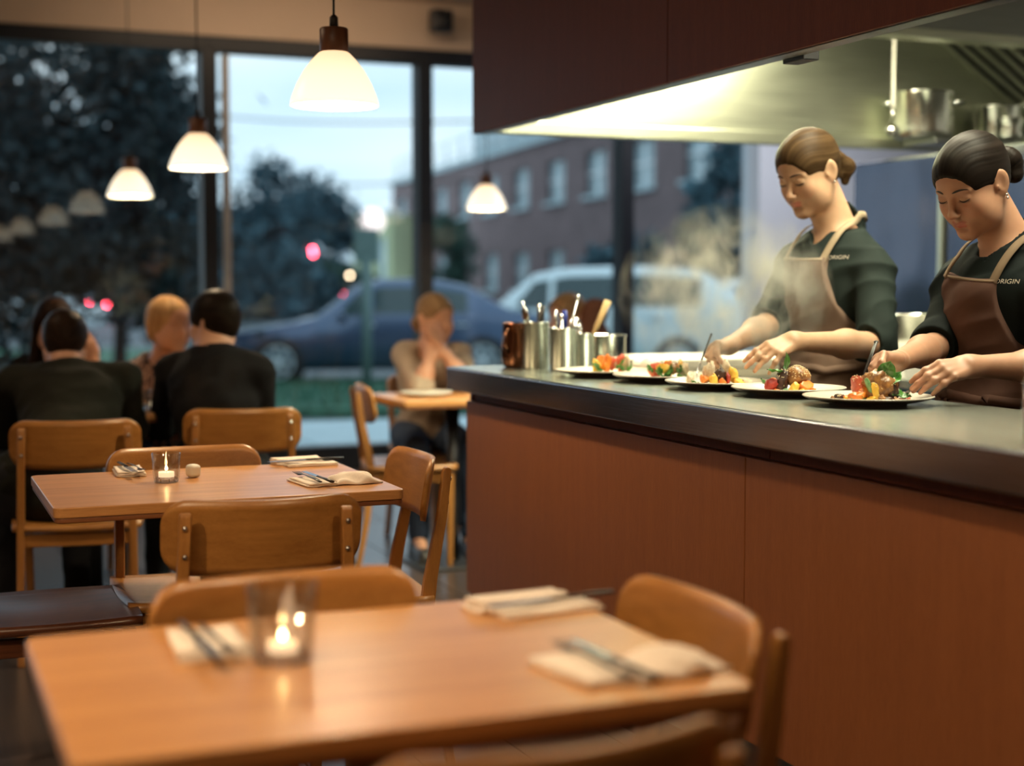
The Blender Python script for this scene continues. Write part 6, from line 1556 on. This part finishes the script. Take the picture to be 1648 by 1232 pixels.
# ------------------------------------------------------------------ brick building with windows and a roof rail
def facade(name, label, A, B, h, mat, rows, cols, wmat='win_far', z0=-0.1, rail=False, depth=9.0, lit=()):
    A, B = Vector(A), Vector(B); A.z = B.z = 0; d = B - A; L = d.length; ang_ = math.atan2(d.y, d.x)
    t = thing(name, label, 'building', (A.x, A.y, z0), ang_)
    # local: x along the facade, -y towards the viewer
    mbw = MB()
    ww = L / cols * 0.46; xs = [L * (c + .5) / cols for c in range(cols)]
    # wall as piers and bands so the windows are real openings
    rh = h / rows
    zs = [(r_ + .30) * rh for r_ in range(rows)]; wh = rh * 0.46
    cuts = [0] + [v for z in zs for v in (z, z + wh)] + [h]
    for i in range(0, len(cuts), 2): mbw.box((L / 2, 0.15, (cuts[i] + cuts[i + 1]) / 2), (L, 0.3, cuts[i + 1] - cuts[i]))
    for z in zs:
        e = [0] + [v for x in xs for v in (x - ww / 2, x + ww / 2)] + [L]
        for i in range(0, len(e), 2): mbw.box(((e[i] + e[i + 1]) / 2, 0.15, z + wh / 2), (e[i + 1] - e[i], 0.3, wh))
    mbw.build('wall', M[mat], t)
    MB().box((L / 2, depth / 2 + 0.3, h / 2), (L, depth, h)).build('core', M[mat], t)
    MB().box((L / 2, 0.02, h + 0.12), (L + 0.3, 0.5, 0.24)).build('parapet_cap', M['concrete'], t)
    k = 0
    for z in zs:
        for x in xs:
            w = MB().box((x, 0.22, z + wh / 2), (ww, 0.04, wh)).build('window', M['win_lit' if k in lit else wmat], t)
            MB().box((x, 0.16, z + wh / 2), (0.10, 0.08, wh)).box((x, 0.16, z + wh * 0.5), (ww, 0.08, 0.08)).build('window_bar', M['car_white'], w)
            MB().box((x, -0.05, z - 0.08), (ww + 0.3, 0.2, 0.14)).build('window_sill', M['concrete'], w); k += 1
    if rail:
        for k in range(int(L / 3) + 1): MB().tube([(k * 3, 0.3, h + .2), (k * 3, 0.3, h + 1.5)], 0.06, 6).build('rail_post', M['alloy'], t)
        for zz in (0.8, 1.5): MB().tube([(0, 0.3, h + zz), (L, 0.3, h + zz)], 0.05, 6).build('rail', M['alloy'], t)
        MB().box((L * 0.55, 2.2, h + 1.0), (L * 0.5, 3.0, 2.0)).build('roof_structure', M['win_far'], t)
    return t
def gp(px, d): r, y = ray(px, 458); p = r * (d / y); return (p.x, p.y, 0)
facade('brick_building', 'red brick building with large windows and roof rail beyond the parked cars', gp(632, 92), gp(1290, 42), 7.4, 'brick', 2, 11, rail=True, lit=())
bb = [o for o in COL.objects if o.name == 'brick_building'][0]
MB().lathe([(0.42, 0), (0.42, 0.1), (0, 0.1)], 24, (38.5, -0.0, 3.3), Matrix.Rotation(PI / 2, 3, 'X')).build('round_sign', M['car_white'], bb)
facade('house', 'pale house with lit yellow windows beyond the shrubs', gp(366, 66), gp(470, 65), 4.6, 'dark_render', 1, 1, 'win_lit', depth=1.5)
facade('house', 'pale green corner building left of the brick building', gp(568, 84), gp(630, 82), 5.2, 'stucco', 1, 2, depth=2)
facade('house', 'low building with bluish windows behind the large tree', gp(-60, 90), gp(280, 86), 3.8, 'brick_pale', 1, 9)

# ------------------------------------------------------------------ trees and shrubs
def tree(name, label, px, d, zc, rx, rz_, n, seed, mat='foliage', trunk=True, leaf_s=0.16, ry=None, cat='tree', gaps=0.0, clumps=26, group=None):
    r, y = ray(px, 458); p = r * (d / y); t = thing(name, label, cat, (p.x, p.y, -0.1), 0, group)
    rnd = random.Random(seed); cl = []
    for _ in range(clumps):
        while True:
            v = Vector((rnd.uniform(-1, 1), rnd.uniform(-1, 1), rnd.uniform(-1, 1)))
            if v.length < 1: break
        cl.append((Vector((v.x * rx, v.y * (ry or rx) , zc + v.z * rz_)), rnd.uniform(0.16, 0.34) * min(rx, rz_)))
    vs = np.zeros((n * 4, 3)); rs = np.random.RandomState(seed); ci = rs.randint(0, len(cl), n)
    C = np.array([tuple(c[0]) for c in cl])[ci]; Rr = np.array([c[1] for c in cl])[ci]
    P = C + rs.normal(0, 1, (n, 3)) * Rr[:, None] * 0.62
    a = rs.normal(0, 1, (n, 3)); a /= np.linalg.norm(a, axis=1)[:, None]; b_ = np.cross(a, rs.normal(0, 1, (n, 3))); b_ /= np.linalg.norm(b_, axis=1)[:, None]
    s1 = leaf_s * rs.uniform(0.6, 1.3, n)[:, None]; s2 = s1 * 0.55
    vs[0::4] = P - a * s1; vs[1::4] = P + b_ * s2; vs[2::4] = P + a * s1; vs[3::4] = P - b_ * s2
    o = np_mesh('foliage', vs, np.arange(n * 4).reshape(-1, 4), M[mat], t, (0, 0, 0), None, False); o['kind'] = 'stuff'
    if trunk:
        MB().tube([(0, 0, 0), (0.05, 0, zc * 0.4), (0, 0.05, zc * 0.8)], [0.22 * rx / 3, 0.16 * rx / 3, 0.09 * rx / 3], 8).build('trunk', M['bark'], t)
        for k in range(7):
            c = cl[k][0]; MB().tube([(0.02, 0.02, zc * rnd.uniform(0.35, 0.65)), (c.x * 0.5, c.y * 0.5, (zc * 0.6 + c.z) / 2 + 0.1), tuple(c)], [0.07 * rx / 3, 0.045 * rx / 3, 0.02], 6).build('branch', M['bark'], t)
    return t
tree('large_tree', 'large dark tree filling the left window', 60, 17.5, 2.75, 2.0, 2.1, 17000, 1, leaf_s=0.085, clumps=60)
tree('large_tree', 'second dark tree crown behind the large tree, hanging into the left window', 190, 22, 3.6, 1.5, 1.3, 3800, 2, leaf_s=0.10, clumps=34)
tree('leafy_shrub', 'dark shrubs in the middle window behind the blue sedan', 432, 58, 2.9, 3.0, 2.9, 9000, 3, 'foliage_haze', True, 0.22, cat='shrub', clumps=30)
tree('leafy_shrub', 'low dark shrub before the house with the lit window', 470, 40, 1.1, 1.5, 0.95, 6000, 12, 'foliage_haze', True, 0.2, cat='shrub', clumps=26)
tree('leafy_shrub', 'low dark shrub right beside the left window mullion', 362, 42, 1.6, 1.0, 1.6, 5000, 13, 'foliage_haze', True, 0.2, cat='shrub', clumps=26)
tree('leafy_shrub', 'dark hedge mass left of the middle shrubs', 300, 56, 2.2, 2.6, 2.2, 7000, 4, 'foliage_haze', True, 0.25, cat='shrub', clumps=30)
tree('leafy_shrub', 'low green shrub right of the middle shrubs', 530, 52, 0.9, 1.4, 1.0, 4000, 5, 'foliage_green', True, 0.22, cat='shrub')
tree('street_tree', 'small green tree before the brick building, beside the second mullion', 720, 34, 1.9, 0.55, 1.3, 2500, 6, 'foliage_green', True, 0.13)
tree('street_tree', 'green tree before the brick building, left of the white column', 1165, 30, 2.0, 0.85, 2.3, 6000, 7, 'foliage_haze', True, 0.13, clumps=30)
tree('street_tree', 'green tree behind the third mullion', 1010, 33, 1.4, 0.8, 1.2, 3000, 8, 'foliage_haze', True, 0.13)
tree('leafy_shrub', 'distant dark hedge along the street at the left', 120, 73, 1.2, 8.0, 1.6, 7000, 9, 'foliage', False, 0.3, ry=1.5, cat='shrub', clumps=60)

# ------------------------------------------------------------------ lamps, post and wires
def street_lamp(label, px, py, d, r, mat, glow=True):
    p = at(px, py, d); t = thing('street_lamp', label, 'street lamp', (p.x, p.y, -0.1))
    MB().tube([(0, 0.12, 0), (0, 0.12, p.z + 0.1)], [0.07, 0.05], 8).build('pole', M['bark'], t)
    MB().ball((0, 0, p.z + 0.1), (r, r * 0.6, r * 0.9), 12, 8).build('lamp_head', M[mat], t)
    return t
street_lamp('street light with a wide pink-white glow in the middle window', 598, 356, 70, 0.65, 'white_lamp')
street_lamp('round red traffic lamp in the middle window', 505, 405, 60, 0.16, 'red_lamp')
street_lamp('small blue light far away in the left window', 112, 404, 60, 0.25, 'blue_lamp')
street_lamp('small warm lamp above the roof of the blue sedan', 563, 443, 40, 0.05, 'warm_lamp')
street_lamp('pale round lamp on the brick building, behind the steam', 1175, 362, 38, 0.22, 'win_sign')if False else None
p = gp(590, 18.5)  # post added in place of a pale green upright reflection
t = thing('reflection_post', 'pale green post added for a reflection, on the lawn before the blue sedan', 'post', (p[0], p[1], -0.02))
M['reflection_green'] = mat_plain('reflection_green', (0.10, 0.17, 0.16), 0.6)
MB().tube([(0, 0, 0), (0, 0, 1.6)], 0.06, 12).build('pole', M['reflection_green'], t)
MB().box((0, 0, 1.75), (0.30, 0.03, 0.42), (0, 0, -AL)).build('post_plate', M['reflection_green'], t, bevel=0.01)
a, b = at(350, 130, 30), at(760, 205, 22); a2, b2 = at(-60, 70, 32), at(350, 130, 30)
for k, (q0, q1) in enumerate(((at(-40, 100, 34), at(770, 195, 26)), (at(-40, 230, 40), at(770, 290, 32)))):
    o = MB().tube([q0.lerp(q1, u / 12) - Vector((0, 0, 0.5 * math.sin(PI * u / 12))) for u in range(13)], 0.018, 5).build('power_line', M['tire'])
    tag(o, ['upper', 'lower'][k] + ' overhead wire crossing the windows', 'cable')
# ================================================================== steam rising from the plates
m = bpy.data.materials.new('steam'); m.use_nodes = True; nt = m.node_tree
for n in list(nt.nodes): nt.nodes.remove(n)
o_ = nt.nodes.new('ShaderNodeOutputMaterial'); pv = nt.nodes.new('ShaderNodeVolumePrincipled')
t_ = nt.nodes.new('ShaderNodeTexCoord'); mp_ = nt.nodes.new('ShaderNodeMapping'); mp_.inputs['Scale'].default_value = (3.0, 3.0, 1.7)
n1 = nt.nodes.new('ShaderNodeTexNoise'); n1.inputs['Scale'].default_value = 3.2; n1.inputs['Detail'].default_value = 4; n1.inputs['Distortion'].default_value = 0.9
nt.links.new(t_.outputs['Object'], mp_.inputs['Vector']); nt.links.new(mp_.outputs['Vector'], n1.inputs['Vector'])
mr_ = nt.nodes.new('ShaderNodeMapRange'); mr_.inputs['From Min'].default_value = 0.50; mr_.inputs['From Max'].default_value = 0.78; mr_.inputs['To Max'].default_value = 1.0
nt.links.new(n1.outputs['Fac'], mr_.inputs['Value'])
# fades towards the walls of its ellipsoid
vl = nt.nodes.new('ShaderNodeVectorMath'); vl.operation = 'LENGTH'
sc_ = nt.nodes.new('ShaderNodeMapping'); sc_.inputs['Scale'].default_value = (1 / 0.36, 1 / 0.36, 1 / 0.36)
nt.links.new(t_.outputs['Object'], sc_.inputs['Vector']); nt.links.new(sc_.outputs['Vector'], vl.inputs[0])
mf = nt.nodes.new('ShaderNodeMapRange'); mf.inputs['From Min'].default_value = 1.0; mf.inputs['From Max'].default_value = 0.35
nt.links.new(vl.outputs['Value'], mf.inputs['Value'])
mm = nt.nodes.new('ShaderNodeMath'); mm.operation = 'MULTIPLY'; nt.links.new(mr_.outputs['Result'], mm.inputs[0]); nt.links.new(mf.outputs['Result'], mm.inputs[1])
m2 = nt.nodes.new('ShaderNodeMath'); m2.operation = 'MULTIPLY'; m2.inputs[1].default_value = 20.0; nt.links.new(mm.outputs[0], m2.inputs[0])
nt.links.new(m2.outputs[0], pv.inputs['Density']); pv.inputs['Color'].default_value = (0.95, 0.94, 0.82, 1); pv.inputs['Anisotropy'].default_value = 0.2
nt.links.new(pv.outputs[0], o_.inputs['Volume'])
mb = MB(); mb.ball((0, 0, 0), (0.36, 0.36, 0.36), 20, 14)
p = at(1165, 472, 4.2)
o = mb.build('steam', m, None, (p.x, p.y, p.z)); o.scale = (0.85, 0.9, 0.72)
tag(o, 'wisps of steam rising between the first cook and the windows', 'steam', kind='stuff')
